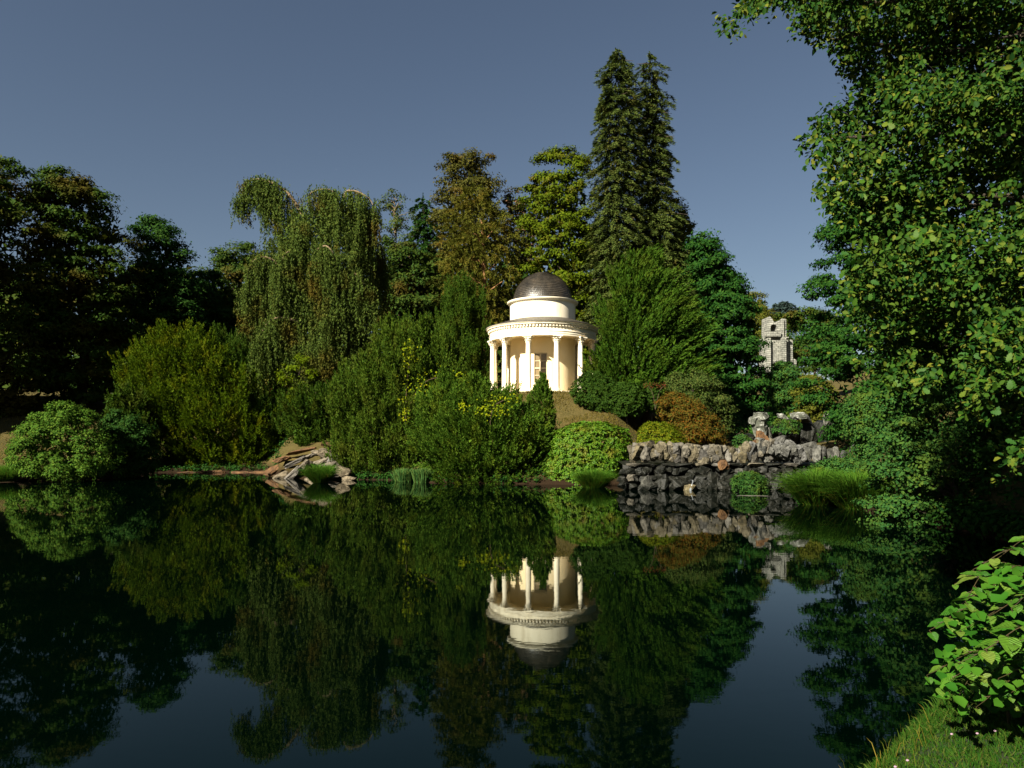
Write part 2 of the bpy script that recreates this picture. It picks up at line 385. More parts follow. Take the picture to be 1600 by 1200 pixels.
# ------------------------------------------------------------------ plants
def perp(d):
    r = rnd(len(d), 3); r -= (r * d).sum(1, keepdims=True) * d; return norm(r)

def plumes(lv, B, Dr, L, nq, width, ll, lw, spread=.75):
    """upright shoots: nq small leaves round each axis"""
    n = len(B); Dr = norm(Dr); L = np.broadcast_to(L, n)
    B = np.repeat(B, nq, 0); Dq = np.repeat(Dr, nq, 0); Lq = np.repeat(L, nq)[:, None]
    t = rng.random((n * nq, 1)) ** .9
    r = perp(Dq)
    P = B + Dq * Lq * t + r * width * (1.05 - t) ** .7 * np.sqrt(rng.random((n * nq, 1)))
    T = Dq + r * spread * (1.1 - .6 * t) + rnd(n * nq, 3) * .12
    Nn = r * .7 + perp(norm(T)) * .6 + Dq * .3
    lv.add(P, T, Nn, ll * uni(.7, 1.3, n * nq), lw * uni(.7, 1.3, n * nq))

def core(lv, env, n, size, hi=.75):
    """older inner foliage that closes the crown"""
    P = env.vol(n, hi); P = P[P[:, 2] < env.top - .13 * (env.top - env.bot)]; n = len(P); T = norm(rnd(n, 3)); lv.add(P, T, norm(rnd(n, 3)), size * uni(.7, 1.3, n), size * .6 * uni(.7, 1.3, n))

def wood(env, base, n_limb=14, r0=.3, mat='bark', parent=None, top=.85, targets=None, name='trunk', lean=0.0):
    tb = Tubes(6)
    zt = env.bot + (env.top - env.bot) * top
    k = 8; z = np.linspace(base[2] - .3, zt, k); f = np.linspace(0, 1, k)
    x = base[0] + (env.ctr(zt) - base[0]) * f ** 1.5; y = base[1] + (env.D - base[1]) * f
    pts = np.stack([x, y, z], 1); pts[1:-1, :2] += rnd(k - 2, 2) * .12 * r0 / .3
    tb.add(spline(pts, 14), np.linspace(r0 * 1.15, r0 * .12, 14), 7)
    T = targets if targets is not None else env.vol(n_limb, .85)
    for q in T[:n_limb]:
        zz = np.clip(q[2] - np.hypot(q[0] - np.interp(q[2], z, x), q[1] - base[1]) * .6, z[0] + .5, zt)
        a = np.array([np.interp(zz, z, x), np.interp(zz, z, y), zz])
        tb.add(curve(a, q, .25, 6, .12), np.linspace(r0 * .35, r0 * .06, 6), 5)
    return link(name, tb.mesh(name, BASE[parent.name]), M[mat], parent)

def ground_point(env, px=None):
    x = env.ctr(env.bot) if px is None else (px - CXP) / F * env.D
    return np.array([x, env.D, float(gz(x, env.D))])

def broadleaf(name, label, cat, rows, D, mat, nclump=160, cr=1.3, nleaf=170, ll=.30, lw=.19, flat=.6, k=.85, bark='bark', r0=.35, group=None,
              depth=.55, px=None, ncore=2500, csize=.7, up=.5, shape='quad', nlimb=18, front=.3, tb=None, edge=.5):
    if shape == 'quad' and D >= 45: shape = 'tri'; nleaf = int(nleaf * 1.25)
    env = Env(rows, D, k); base = ground_point(env, px)
    base[2] = min(base[2], env.bot)
    o = thing(name, label, cat, base, group)
    Cn, On = env.surf(nclump, front, depth)
    rr = cr * uni(.6, 1.35, nclump)
    Cn = Cn - On * (rr * edge)[:, None]
    lv = Leaves()
    n = nclump * nleaf
    c = np.repeat(Cn, nleaf, 0); on = np.repeat(On, nleaf, 0); r = np.repeat(rr, nleaf)[:, None]
    d = norm(rnd(n, 3) + on * .55 + np.array([0, 0, up]))
    P = c + d * r * (rng.random((n, 1)) ** .35) * np.array([1.12, 1.12, flat]) * (1 + .18 * rnd(n, 1))
    Nn = norm(d * .9 + on * .25 + np.array([0, 0, .35]) + rnd(n, 3) * .38)
    T = perp(Nn) + on * .35 + np.array([0, 0, -.25])
    lv.add(P, T, Nn, ll * uni(.65, 1.35, n), lw * uni(.65, 1.35, n))
    if ncore: core(lv, env, ncore, csize, .72)
    link('crown', lv.mesh('crown', base, shape), M[mat], o)
    wood(env, base, nlimb, r0, bark, o, targets=Cn[rng.permutation(nclump)])
    return o, env

def plume_bush(name, label, cat, rows, D, mat, n=1300, nq=40, L=(.8, 1.5), width=.16, ll=.2, lw=.08, up=1.0, outw=.45, k=.75, group=None, ncore=5000,
               csize=.55, front=.4, depth=.28, lump=.15, spread=.75, tilt=None, r0=.22, bark='bark', px=None, boss=1.0, per=24):
    env = Env(rows, D, k); base = ground_point(env, px); base[2] = min(base[2], env.bot + .2)
    o = thing(name, label, cat, base, group)
    P, On = env.surf(n, front, depth, lump)
    nb_ = max(10, int(n / per)); Cb, Nb = env.surf(nb_, front, .12, lump); hb = uni(-.35, .35, nb_)
    d2 = np.sqrt(((P[:, None] - Cb[None]) ** 2 / np.array([1, 1, 2.6])).sum(-1)); ib = d2.argmin(1); dd_ = d2.min(1)
    P = P + On * (boss * (.66 + 1.3 * hb[ib] - 1.3 * np.clip(dd_ / .95, 0, 1.3) ** 1.5))[:, None]
    dr = On * outw + np.array([0, 0, up]) + rnd(n, 3) * .13 + (P - Cb[ib]) * .28
    if tilt is not None: dr = dr + np.asarray(tilt)
    Ls = uni(L[0], L[1], n) * np.where(rng.random(n) < .07, 1.75, 1.0)
    dr = norm(dr)
    lv = Leaves()
    plumes(lv, P - dr * Ls[:, None] * .6, dr, Ls, nq, width, ll, lw, spread)
    core(lv, env, ncore, csize * .8, .72)
    link('foliage', lv.mesh('foliage', base, 'tri'), M[mat], o)
    wood(env, base, 12, r0, bark, o, top=.7, name='stem')
    return o, env

# ---- twin spruces and other tiered conifers
def conifer(name, label, cat, rows, D, mat, nb=520, nq=70, k=.95, group=None, droop=.25, ll=.42, lw=.16, r0=.35, ncore=2500, csize=.6, px=None, seglen=1.0, bark='bark'):
    env = Env(rows, D, k); base = ground_point(env, px); base[2] = min(base[2], env.bot)
    o = thing(name, label, cat, base, group)
    P, On = env.surf(nb, .3, .0)
    P[:, 2] = np.round(P[:, 2] / .95) * .95 + rnd(nb) * .14 + .25 * np.sin(np.arctan2(On[:, 1], On[:, 0]) * 2)
    P[:, :2] += On[:, :2] * (np.abs(rnd(nb, 1)) * .8 - .25)
    z = P[:, 2]; ax = np.stack([env.ctr(z), np.full(nb, env.D), z], 1)
    out = P - ax; out[:, 2] = 0; ln = np.linalg.norm(out, axis=1, keepdims=True); od = norm(out)
    lv = Leaves()
    t = rng.random((nb, nq, 1)) ** .6; t = .25 + .75 * t
    side = np.stack([-od[:, 1], od[:, 0], np.zeros(nb)], 1)
    w = (1.15 - t) * np.minimum(ln[:, None], 2.2) * .30
    s = rng.uniform(-1, 1, (nb, nq, 1))
    Q = ax[:, None] + out[:, None] * t + side[:, None] * s * w
    Q[..., 2] += (ln * .35)[:, None, 0] - (droop * ln[:, None, 0] * (1.0 * t[..., 0] + .45 * t[..., 0] ** 2)) * 1.5 - .18 * rng.random((nb, nq)) ** 2 * 2 - np.abs(s[..., 0]) * .15
    T = od[:, None] * (.9 + .2 * rng.random((nb, nq, 1))) + side[:, None] * s * .8 + np.array([0, 0, -.45]) + rnd(nb, nq, 3) * .28
    Nn = np.array([0, 0, .75]) + rnd(nb, nq, 3) * .5 + od[:, None] * .8
    n = nb * nq
    lv.add(Q.reshape(-1, 3), T.reshape(-1, 3), Nn.reshape(-1, 3), ll * uni(.6, 1.3, n), lw * uni(.6, 1.4, n))
    core(lv, env, ncore, csize, .6)
    # leader
    m = 90; zt = uni(env.top - 2.2, env.top + .3, m); th = uni(0, 6.28, m); r = np.clip((env.top + .35 - zt) * .16, .03, .5)
    B = np.stack([env.ctr(zt), np.full(m, env.D), zt], 1); dd = np.stack([np.cos(th), np.sin(th), np.full(m, .5)], 1)
    lv.add(B, dd, perp(norm(dd)), r * 1.4 + .1, .12)
    link('crown', lv.mesh('crown', base, 'tri'), M[mat], o)
    tb = Tubes(6); pts = np.stack([np.linspace(base[0], env.ctr(env.top), 10), np.full(10, env.D), np.linspace(base[2] - .3, env.top - .2, 10)], 1)
    tb.add(pts, np.linspace(r0, .03, 10), 7)
    for i in rng.permutation(nb)[:60]: tb.add(np.array([ax[i] + [0, 0, ln[i, 0] * .3], (ax[i] + P[i]) / 2 + [0, 0, ln[i, 0] * .15], P[i]]), [.06, .045, .02], 4)
    link('trunk', tb.mesh('trunk', base), M[bark], o)
    return o, env

# ================= the wooded left shore
LG = 'dark trees along the shaded shore'
broadleaf('broadleaf_tree', 'tall dark broadleaf tree cut by the picture edge above the grass slope', 'tree',
          [(243, -14, 18), (262, -60, 55), (300, -100, 84), (380, -125, 100), (480, -135, 120), (580, -135, 130), (650, -90, 100)], 76, 'dark_wood', 210, 1.55, 170, .34, .2, .42, group=LG, px=-20, r0=.5)
broadleaf('broadleaf_tree', 'broad dark tree with layered boughs rising beside the edge tree', 'tree',
          [(260, 92, 112), (278, 62, 150), (310, 56, 182), (350, 52, 204), (420, 48, 214), (520, 50, 220), (625, 70, 210)], 80, 'dark_wood', 220, 1.5, 170, .34, .2, .4, group=LG, px=130, r0=.5)
broadleaf('broadleaf_tree', 'lower rounded dark tree between the tall edge trees and the weeping beech', 'tree',
          [(340, 226, 252), (358, 210, 276), (400, 200, 302), (450, 196, 322), (540, 195, 330), (625, 200, 310)], 88, 'deep_green', 150, 1.5, 160, .34, .2, .5, group=LG, px=255, r0=.45)
broadleaf('broadleaf_tree', 'farthest dark tree showing its top behind the arching beech limb', 'tree',
          [(378, 362, 392), (395, 335, 412), (430, 318, 425), (500, 308, 440), (590, 310, 430)], 100, 'undergreen', 120, 1.5, 150, .36, .22, .6, group=LG, px=370, r0=.45)
broadleaf('broadleaf_tree', 'dark gap filling tree low between rounded tree and beech', 'tree',
          [(410, 290, 330), (440, 280, 345), (520, 270, 380), (610, 270, 390)], 94, 'deep_green', 70, 1.5, 150, .36, .22, .6, group=LG, px=325, r0=.4)
# the wood goes on along the shore outside the picture and keeps the moon off the trees above
LOUT = ['slimmest', 'foremost', 'rearmost', 'broadest']
for i, (x, y, h, r) in enumerate([(-61, 65, 31, 7.5), (-68, 56, 30, 8.5), (-73, 67, 33, 8.5), (-70, 77, 34, 8)]):
    zb = float(gz(x, y)); D = y
    px = CXP + F * x / y; q = F / y
    rows = [(HZ - (zb + h - EYE) * q, px - r * .2 * q, px + r * .2 * q), (HZ - (zb + h * .85 - EYE) * q, px - r * .7 * q, px + r * .7 * q), (HZ - (zb + h * .5 - EYE) * q, px - r * q, px + r * q), (HZ - (zb + 2 - EYE) * q, px - r * .7 * q, px + r * .7 * q)]
    broadleaf('broadleaf_tree', LOUT[i] + ' broadleaf tree of the shore wood outside the picture', 'tree', rows, D, 'dark_wood', 120, 2.2, 70, .9, .6, .5, group='trees of the shore wood out of view', r0=.5, ncore=2500, csize=1.4)

# ================= weeping beech
def weeping_beech():
    D = 74.0
    rows = [(296, 488, 572), (315, 458, 588), (350, 430, 590), (400, 398, 592), (450, 388, 594), (520, 390, 600), (590, 398, 604)]
    env = Env(rows, D, .75); base = ground_point(env, 520)
    o = thing('weeping_beech', 'weeping beech with curtains of hanging boughs and one arching limb', 'tree', base)
    tb = Tubes(6)
    P = lambda x, y, d=0: at(x, y, D + d)
    arches = [
        [(505, 470, 0), (490, 380, 0), (462, 318, -.5), (440, 294, -.6), (415, 282, -.6), (396, 281, -.6), (383, 290, -.6), (379, 312, -.6)],
        [(510, 470, 0), (500, 360, 0), (482, 312, -.8), (494, 298, -1), (514, 296, -1.4), (526, 304, -1.8)],
        [(520, 470, 0), (530, 350, 0), (538, 306, -.5), (548, 298, -.8), (566, 303, -1), (582, 318, -1), (587, 350, -1)],
        [(505, 500, 0), (460, 440, -2), (425, 406, -3), (402, 404, -3.5), (390, 420, -3.6), (384, 450, -3.6)],
        [(515, 500, 0), (490, 410, -3), (505, 385, -4.2), (520, 395, -4.6), (530, 430, -4.8)],
        [(520, 500, 0), (560, 400, 2), (590, 380, 3), (598, 420, 3)],
        [(510, 520, 0), (470, 505, -3.5), (440, 496, -4.2), (418, 505, -4.6), (404, 530, -4.8)],
        [(520, 520, 0), (540, 440, -3), (556, 428, -3.8), (570, 445, -4)],
        [(510, 510, 0), (470, 420, -3), (456, 395, -4), (444, 400, -4.4), (436, 430, -4.6)],
    ]
    heads = []
    for ai, a in enumerate(arches):
        s = spline([P(*q) for q in a], 22); tb.add(s, np.linspace(.24, .03, 22) if ai == 0 else np.linspace(.2, .02, 22), 6)
        nn = 44 if ai == 0 else 20
        for j in range(nn):
            q = s[int(uni(6 if ai == 0 else 9, 22, None))] + rnd(3) * [.22, .3, .05]
            qx = CXP + F * q[0] / q[1]
            heads.append((q, np.interp(qx, [380, 405, 425, 450, 480], [2.6, 3.4, 6, 9, 9]) * uni(.75, 1.1, None) if ai == 0 else uni(3, 7, None), .38, 13 if ai == 0 else 10))
    pts = spline([base + [0, 0, -.4], P(515, 560), P(508, 470), P(515, 380), P(520, 320)], 16); tb.add(pts, np.linspace(.6, .12, 16), 8)
    S, On = env.surf(190, .4, .25, .1); Lc, _n = env.surf(34, .4, .1)
    dl = np.sqrt(((S[:, None] - Lc[None]) ** 2 / np.array([1, 1, 6.0])).sum(-1)).min(1); S = S + On * (1.5 * (.45 - np.clip(dl / 1.5, 0, 1.2)))[:, None]
    for q, n in zip(S, On): heads.append((q - n * .2, uni(3.0, 7.5, None), .36, 18))
    lv = Leaves()
    zmin = at(0, 602, D)[2]
    for q, L, w, ns in heads:
        nl = int(50 * L / 5)
        b = q + rnd(ns, 3) * [w, w, .25]
        Ls = L * uni(.55, 1.15, ns)[:, None]
        t = rng.random((ns, nl)) ** .9
        sway = rnd(ns, 1) * .25; sway2 = rnd(ns, 1) * .25; ph = uni(0, 6, (ns, 1))
        Q = np.stack([b[:, :1] + sway * t + .07 * np.sin(t * 9 + ph), b[:, 1:2] + sway2 * t + .07 * np.cos(t * 8 + ph), b[:, 2:3] - Ls * t], -1).reshape(-1, 3)
        Q += rnd(len(Q), 3) * .06
        Q = Q[Q[:, 2] > zmin - rng.random(len(Q)) * 2]
        m = len(Q); th = uni(0, 6.28, m)
        T = np.stack([np.cos(th) * .55, np.sin(th) * .55, np.full(m, -1.0)], 1) + rnd(m, 3) * .2
        Nn = np.stack([np.cos(th), np.sin(th), np.full(m, .45)], 1) + rnd(m, 3) * .5
        lv.add(Q, T, Nn, .19 * uni(.7, 1.4, m), .095 * uni(.7, 1.3, m))
    core(lv, env, 11000, .32, .88)
    link('crown', lv.mesh('crown', base, 'tri'), M['beech_hang'], o)
    link('trunk', tb.mesh('trunk', base), M['pale_bark'], o)
    print('beech', lv.count())
weeping_beech()

# ================= trees behind the temple
broadleaf('slender_tree', 'slender open tree with thin pale limbs right of the weeping beech', 'tree',
          [(296, 612, 634), (315, 588, 645), (350, 586, 652), (400, 592, 655), (450, 600, 650)], 95, 'grey_shrub', 60, .8, 45, .26, .16, .7, bark='pale_bark', r0=.24, ncore=0, depth=.8, nlimb=45, px=622)
conifer('small_spruce', 'small pointed spruce behind the slender tree', 'tree', [(304, 659, 663), (330, 650, 674), (370, 640, 688), (430, 628, 702), (500, 620, 710)], 112, 'deep_green', 260, 50, ll=.5, lw=.22, ncore=1200)
broadleaf('broadleaf_tree', 'low mixed green tree filling the gap behind the yews', 'tree',
          [(372, 596, 640), (400, 590, 690), (450, 588, 712), (510, 590, 722), (570, 600, 740)], 90, 'undergreen', 130, 1.25, 150, .3, .19, .65, px=650, bark='pale_bark', nlimb=26)
broadleaf('copper_tree', 'tall bronze brown broadleaf tree left of the green maple', 'tree',
          [(236, 708, 745), (250, 688, 778), (285, 682, 784), (330, 672, 786), (390, 665, 800), (450, 690, 800), (520, 700, 800)], 97, 'copper', 150, 1.25, 150, .3, .19, .6, px=740, r0=.4)
def golden_cypress():
    rows = [(288, 738, 752), (305, 720, 770), (335, 700, 795), (370, 690, 814), (420, 684, 818), (470, 700, 806), (520, 712, 796)]
    env = Env(rows, 86, .8); base = ground_point(env, 755)
    o = thing('golden_cypress', 'ragged golden orange conifer with bare reddish trunk behind the temple', 'tree', base)
    lv = Leaves(); P, On = env.surf(620, .4, .5, .16)
    dr = On * .7 + np.array([0, 0, -.55]) + rnd(620, 3) * .25
    plumes(lv, P - norm(dr) * .7, dr, uni(.9, 1.9, 620), 62, .3, .25, .1, .7)
    core(lv, env, 1200, .5, .7)
    link('crown', lv.mesh('crown', base, 'tri'), M['golden'], o)
    tb = Tubes(6); tb.add(spline([base, at(757, 470, 84.5), at(756, 400, 84), at(752, 340, 85)], 12), np.linspace(.34, .1, 12), 7)
    for q in [(735, 400), (775, 410), (740, 365), (785, 440), (728, 430), (770, 360)]:
        tb.add(curve(at(756, q[1] + 22, 84), at(q[0], q[1], 82.5), .2, 5, .1), np.linspace(.13, .05, 5), 5)
    link('trunk', tb.mesh('trunk', base), M['orange_bark'], o)
golden_cypress()
broadleaf('pink_tree', 'small tree with pinkish leaf tips between golden conifer and maple', 'tree',
          [(293, 790, 812), (310, 782, 832), (350, 785, 850), (420, 790, 850)], 100, 'pink', 50, .9, 100, .28, .17, .6, px=815, r0=.2, ncore=500)
broadleaf('maple_tree', 'bright yellow green broadleaf tree directly behind the temple dome', 'tree',
          [(231, 852, 890), (252, 832, 918), (300, 816, 932), (370, 806, 940), (440, 806, 944), (520, 815, 940), (580, 830, 930)], 86, 'maple', 220, 1.15, 190, .28, .19, .5, px=870, r0=.4)
SG = 'twin spruces behind the temple'
conifer('spruce_tree', 'taller and broader of the twin spruces, standing nearer the dome', 'tree',
        [(79, 959, 965), (105, 948, 979), (150, 937, 990), (200, 934, 995), (260, 930, 998), (340, 926, 1004), (420, 920, 1012), (520, 915, 1020)], 83, 'spruce', 1250, 92, ll=.36, lw=.09, ncore=5000, csize=.4, group=SG)
conifer('spruce_tree', 'slimmer spruce of the twin pair, on the side away from the dome', 'tree',
        [(84, 1012, 1018), (115, 1004, 1027), (160, 1000, 1036), (220, 998, 1042), (300, 998, 1047), (360, 995, 1056), (430, 990, 1078), (520, 990, 1090)], 85, 'spruce', 1150, 92, ll=.36, lw=.09, ncore=5000, csize=.4, group=SG)
broadleaf('olive_tree', 'yellowing tree peeping out beside the slimmer spruce', 'tree',
          [(305, 1046, 1060), (340, 1044, 1080), (400, 1040, 1098), (470, 1040, 1112), (560, 1050, 1115)], 91, 'olive', 90, 1.0, 130, .28, .18, .7, px=1070, r0=.25)
def feather_conifer():
    rows = [(393, 985, 1012), (415, 960, 1040), (450, 945, 1072), (500, 932, 1098), (560, 922, 1114), (615, 925, 1112), (640, 950, 1100)]
    env = Env(rows, 64, .7); base = ground_point(env, 1010); base[2] = min(base[2], env.bot)
    o = thing('feathery_conifer', 'large feathery green conifer with slanting sprays beside the temple', 'tree', base)
    lv = Leaves(); n = 1700; P, On = env.surf(n, .45, .22, .1)
    Cb, _n = env.surf(80, .45, .1); dd_ = np.sqrt(((P[:, None] - Cb[None]) ** 2 / np.array([2.2, 1, 1])).sum(-1)).min(1); P = P + On * (1.5 * (.45 - 1.1 * np.clip(dd_ / 1.2, 0, 1.3) ** 1.4))[:, None]
    side = np.clip((P[:, 0] - env.ctr(P[:, 2])) / env.rad(P[:, 2]), -1, 1)
    dr = On * .3 + np.stack([.25 + .75 * np.clip(side + .35, -.6, 1), -.25 * np.ones(n), .75 - .2 * side], 1) + rnd(n, 3) * .14
    dr = norm(dr); Ls = uni(1.3, 2.6, n)
    plumes(lv, P - dr * Ls[:, None] * .65, dr, Ls, 46, .15, .24, .085, .55)
    core(lv, env, 4500, .5, .8)
    link('crown', lv.mesh('crown', base, 'tri'), M['feather'], o)
    wood(env, base, 14, .3, 'bark', o)
feather_conifer()
broadleaf('beech_tree', 'dark green tree filling the valley side right of the feathery conifer', 'tree',
          [(363, 1084, 1112), (385, 1078, 1138), (420, 1076, 1148), (450, 1078, 1164), (490, 1080, 1182), (540, 1085, 1190), (575, 1095, 1198), (610, 1095, 1200), (660, 1110, 1195), (700, 1120, 1190)], 78, 'night_green', 210, 1.2, 170, .3, .2, .45, px=1140, r0=.45)
broadleaf('olive_tree', 'olive tinted tree on the slope just above the ruin', 'tree',
          [(456, 1172, 1192), (472, 1160, 1204), (500, 1155, 1206), (560, 1150, 1200)], 200, 'olive', 50, 1.6, 130, .5, .32, .7, px=1185, r0=.3)
for i, (px, top, lab) in enumerate([(1211, 474, 'haze coloured distant pine left of the far group'), (1222, 470, 'haze coloured distant pine with the highest tip'), (1232, 472, 'haze coloured distant pine right in the far group'), (1243, 477, 'short haze coloured distant pine at the end of the far group')]):
    conifer('pine_tree', lab, 'tree', [(top, px - .4, px + .4), (top + 8, px - 3.5, px + 3.5), (top + 30, px - 9, px + 9)], 330, 'hazed_pine', 130, 22, ll=1.4, lw=.6, ncore=300, csize=1.5, group='pines on the far ridge')
broadleaf('broadleaf_tree', 'far green tree on the ridge right of the ruin', 'tree',
          [(480, 1250, 1270), (492, 1228, 1300), (520, 1232, 1320), (580, 1240, 1330)], 190, 'undergreen', 80, 2.2, 130, .65, .42, .6, px=1275, r0=.4)
broadleaf('broadleaf_tree', 'far green tree closing the ridge behind the ruin', 'tree',
          [(486, 1205, 1230), (498, 1185, 1250), (540, 1180, 1255), (600, 1180, 1260)], 230, 'undergreen', 60, 2.6, 120, .8, .5, .6, px=1220, r0=.4)
broadleaf('valley_bush', 'dark bush in the valley at the foot of the ruin', 'bush',
          [(566, 1212, 1238), (585, 1200, 1252), (620, 1192, 1262), (655, 1195, 1270)], 110, 'emerald', 80, 1.0, 140, .3, .2, .7, r0=.2)
broadleaf('valley_bush', 'olive green bush on the valley slope above the grotto stones', 'bush',
          [(585, 1252, 1280), (605, 1242, 1300), (640, 1240, 1310), (672, 1245, 1310)], 80, 'olive', 70, .8, 130, .24, .16, .7, r0=.2)

# a wood on the rising hill beyond, one mass
lv = Leaves()
def far_wood():
    n = 1300
    px = uni(-300, 1125, n); D = uni(108, 150, n)
    topy = np.interp(px, [-300, 300, 330, 560, 700, 1060, 1110, 1215], [420, 430, 450, 440, 400, 400, 440, 500])
    y = topy + rng.random(n) * (600 - topy)
    c = np.stack([(px - CXP) / F * D, D, EYE - (y - HZ) / F * D], 1)
    k = 20; cc = np.repeat(c, k, 0); d = norm(rnd(n * k, 3)); P = cc + d * 2.6 * rng.random((n * k, 1)) ** .4
    Nn = norm(d + [0, -.2, .6]); lv.add(P, perp(Nn), Nn, uni(1.3, 2.4, n * k), uni(.9, 1.6, n * k))
far_wood()
o = link('forest', lv.mesh('forest', (0, 0, 0)), M['undergreen'], kind='stuff'); tag(o, 'dense dark wood on the rising hill behind the trees', 'forest')

# ================= shrubs along the shore, left to right
broadleaf('leafy_shrub', 'pale green loose shrub standing alone at the water by the grass slope', 'shrub',
          [(628, 88, 112), (645, 62, 142), (670, 38, 165), (700, 22, 180), (730, 26, 190), (748, 40, 180)], 55.5, 'bright_shrub', 190, .62, 110, .17, .11, .75, r0=.1, ncore=1500, csize=.3, up=.3)
broadleaf('leafy_shrub', 'dark low shrub wedged between pale shrub and broad yew', 'shrub',
          [(640, 175, 200), (665, 160, 232), (700, 160, 245), (742, 170, 250)], 60, 'deep_green', 110, .65, 110, .18, .12, .7, r0=.1, ncore=1200, csize=.35)
plume_bush('yew_bush', 'dark upright yew half hidden behind the dark low shrub', 'bush',
           [(600, 185, 205), (625, 160, 230), (670, 152, 240), (720, 160, 240)], 66, 'yew_dark', 380, 40, (.8, 1.4))
plume_bush('yew_bush', 'broad golden green yew mounded over the water left of the rocks', 'bush',
           [(512, 262, 290), (530, 238, 330), (560, 212, 380), (600, 192, 415), (650, 195, 440), (690, 225, 450), (720, 246, 440), (741, 250, 430)], 71, 'yew', 3400, 42, (.9, 1.6), width=.17, outw=.75, up=.9, depth=.25, lump=.16, k=.62, ncore=9000)
plume_bush('yew_bush', 'darker yew below the weeping beech, leaning towards the rocks', 'bush',
           [(520, 350, 385), (545, 330, 420), (590, 350, 470), (640, 380, 505), (690, 400, 510), (722, 405, 500)], 72.5, 'yew_dark', 1500, 40, (.9, 1.7), outw=.5)
broadleaf('lime_shrub', 'vivid lime green shrub growing at the foot of the weeping beech', 'shrub',
          [(558, 462, 482), (572, 440, 498), (595, 434, 496), (618, 442, 486), (640, 450, 480)], 69.3, 'lime', 46, .5, 90, .18, .09, .85, r0=.08, ncore=120, csize=.2, depth=.9, edge=.1)
plume_bush('yew_bush', 'upright yew at the shore bend between rocks and beech shade', 'bush',
           [(606, 470, 500), (630, 452, 525), (670, 445, 530), (712, 455, 525)], 68, 'yew_dark', 600, 40, (.8, 1.4))
plume_bush('fastigiate_yew', 'tall yew of vertical plumes rising against the temple columns', 'bush',
           [(436, 722, 738), (455, 702, 755), (490, 688, 766), (530, 680, 768), (590, 678, 768), (640, 680, 770)], 74, 'yew_dark', 1300, 46, (1.2, 2.4), width=.18, up=2.6, outw=.3, depth=.25)
plume_bush('fastigiate_yew', 'great rounded yew of vertical plumes hanging over the lake edge', 'bush',
           [(508, 622, 668), (525, 598, 700), (560, 560, 725), (610, 524, 735), (660, 512, 730), (700, 520, 715), (748, 535, 705)], 59.8, 'yew_olive', 3300, 44, (.9, 1.8), width=.19, up=1.9, outw=.45, depth=.2, lump=.12)
plume_bush('juniper_bush', 'spreading juniper with tufted sprays on the bank below the temple', 'bush',
           [(598, 700, 740), (620, 680, 790), (650, 660, 838), (690, 650, 862), (725, 662, 866), (762, 670, 864)], 54.8, 'juniper', 2900, 40, (.7, 1.4), width=.17, up=.75, outw=1.0, depth=.25, lump=.17, ll=.17, lw=.075, ncore=6000)
plume_bush('juniper_bush', 'narrow juniper spire standing before the temple window', 'bush',
           [(586, 845, 848), (600, 838, 854), (620, 826, 860), (650, 818, 866), (700, 812, 866)], 55.5, 'juniper', 520, 44, (.4, .75), width=.13, up=1.3, outw=.7, depth=.25, ll=.14, lw=.065, ncore=900, csize=.25, boss=.15, lump=.05)
def vine():
    spots = [(640, 545, 8, 8), (645, 560, 8, 8), (633, 590, 6, 20), (635, 628, 8, 12), (660, 590, 12, 16), (690, 588, 14, 8), (715, 590, 14, 9), (725, 608, 9, 10), (664, 612, 10, 10), (632, 650, 6, 10), (648, 620, 8, 8), (704, 600, 12, 8)]
    D = 57.0
    base = at(635, 742, D)
    o = thing('climbing_vine', 'yellow leaved vine climbing over the great rounded yew', 'vine', base)
    lv = Leaves()
    for x, y, w, h in spots:
        n = 34
        P = np.array([at(x + a * w * .6, y + b * h * .6, D - 1.2 + c) for a, b, c in rnd(n, 3) * [1.3, 1.3, .35]])
        Nn = norm(np.array([-.3, -.8, .5]) + rnd(n, 3) * .5); lv.add(P, perp(Nn), Nn, uni(.13, .24, n), uni(.09, .16, n))
    link('foliage', lv.mesh('foliage', base, 'hex'), M['vine'], o)
    tb = Tubes(4); tb.add(spline([base, at(634, 690, D - .6), at(634, 640, D - 1), at(636, 600, D - 1), at(642, 550, D - .8)], 14), .03)
    tb.add(spline([at(634, 640, D - 1), at(660, 600, D - 1.1), at(690, 590, D - 1.2), at(724, 600, D - 1.2)], 10), .025)
    link('stem', tb.mesh('stem', base), M['twig'], o)
    base = at(770, 690, 51.5)
    o = thing('climbing_vine', 'yellow leaved vine tangled over the spreading juniper under the columns', 'vine', base)
    lv = Leaves()
    for x, y, w, h in [(768, 632, 14, 8), (790, 624, 12, 7), (755, 640, 8, 8), (780, 645, 10, 6), (724, 634, 6, 6)]:
        n = 34
        P = np.array([at(x + a * w * .6, y + b * h * .6, 51 + c) for a, b, c in rnd(n, 3) * [1.3, 1.3, .3]])
        Nn = norm(np.array([-.3, -.8, .5]) + rnd(n, 3) * .5); lv.add(P, perp(Nn), Nn, uni(.12, .22, n), uni(.08, .14, n))
    link('foliage', lv.mesh('foliage', base, 'hex'), M['vine'], o)
    tb = Tubes(4); tb.add(spline([base, at(766, 660, 51), at(772, 635, 51), at(790, 624, 51)], 10), .025)
    link('stem', tb.mesh('stem', base), M['twig'], o)
vine()

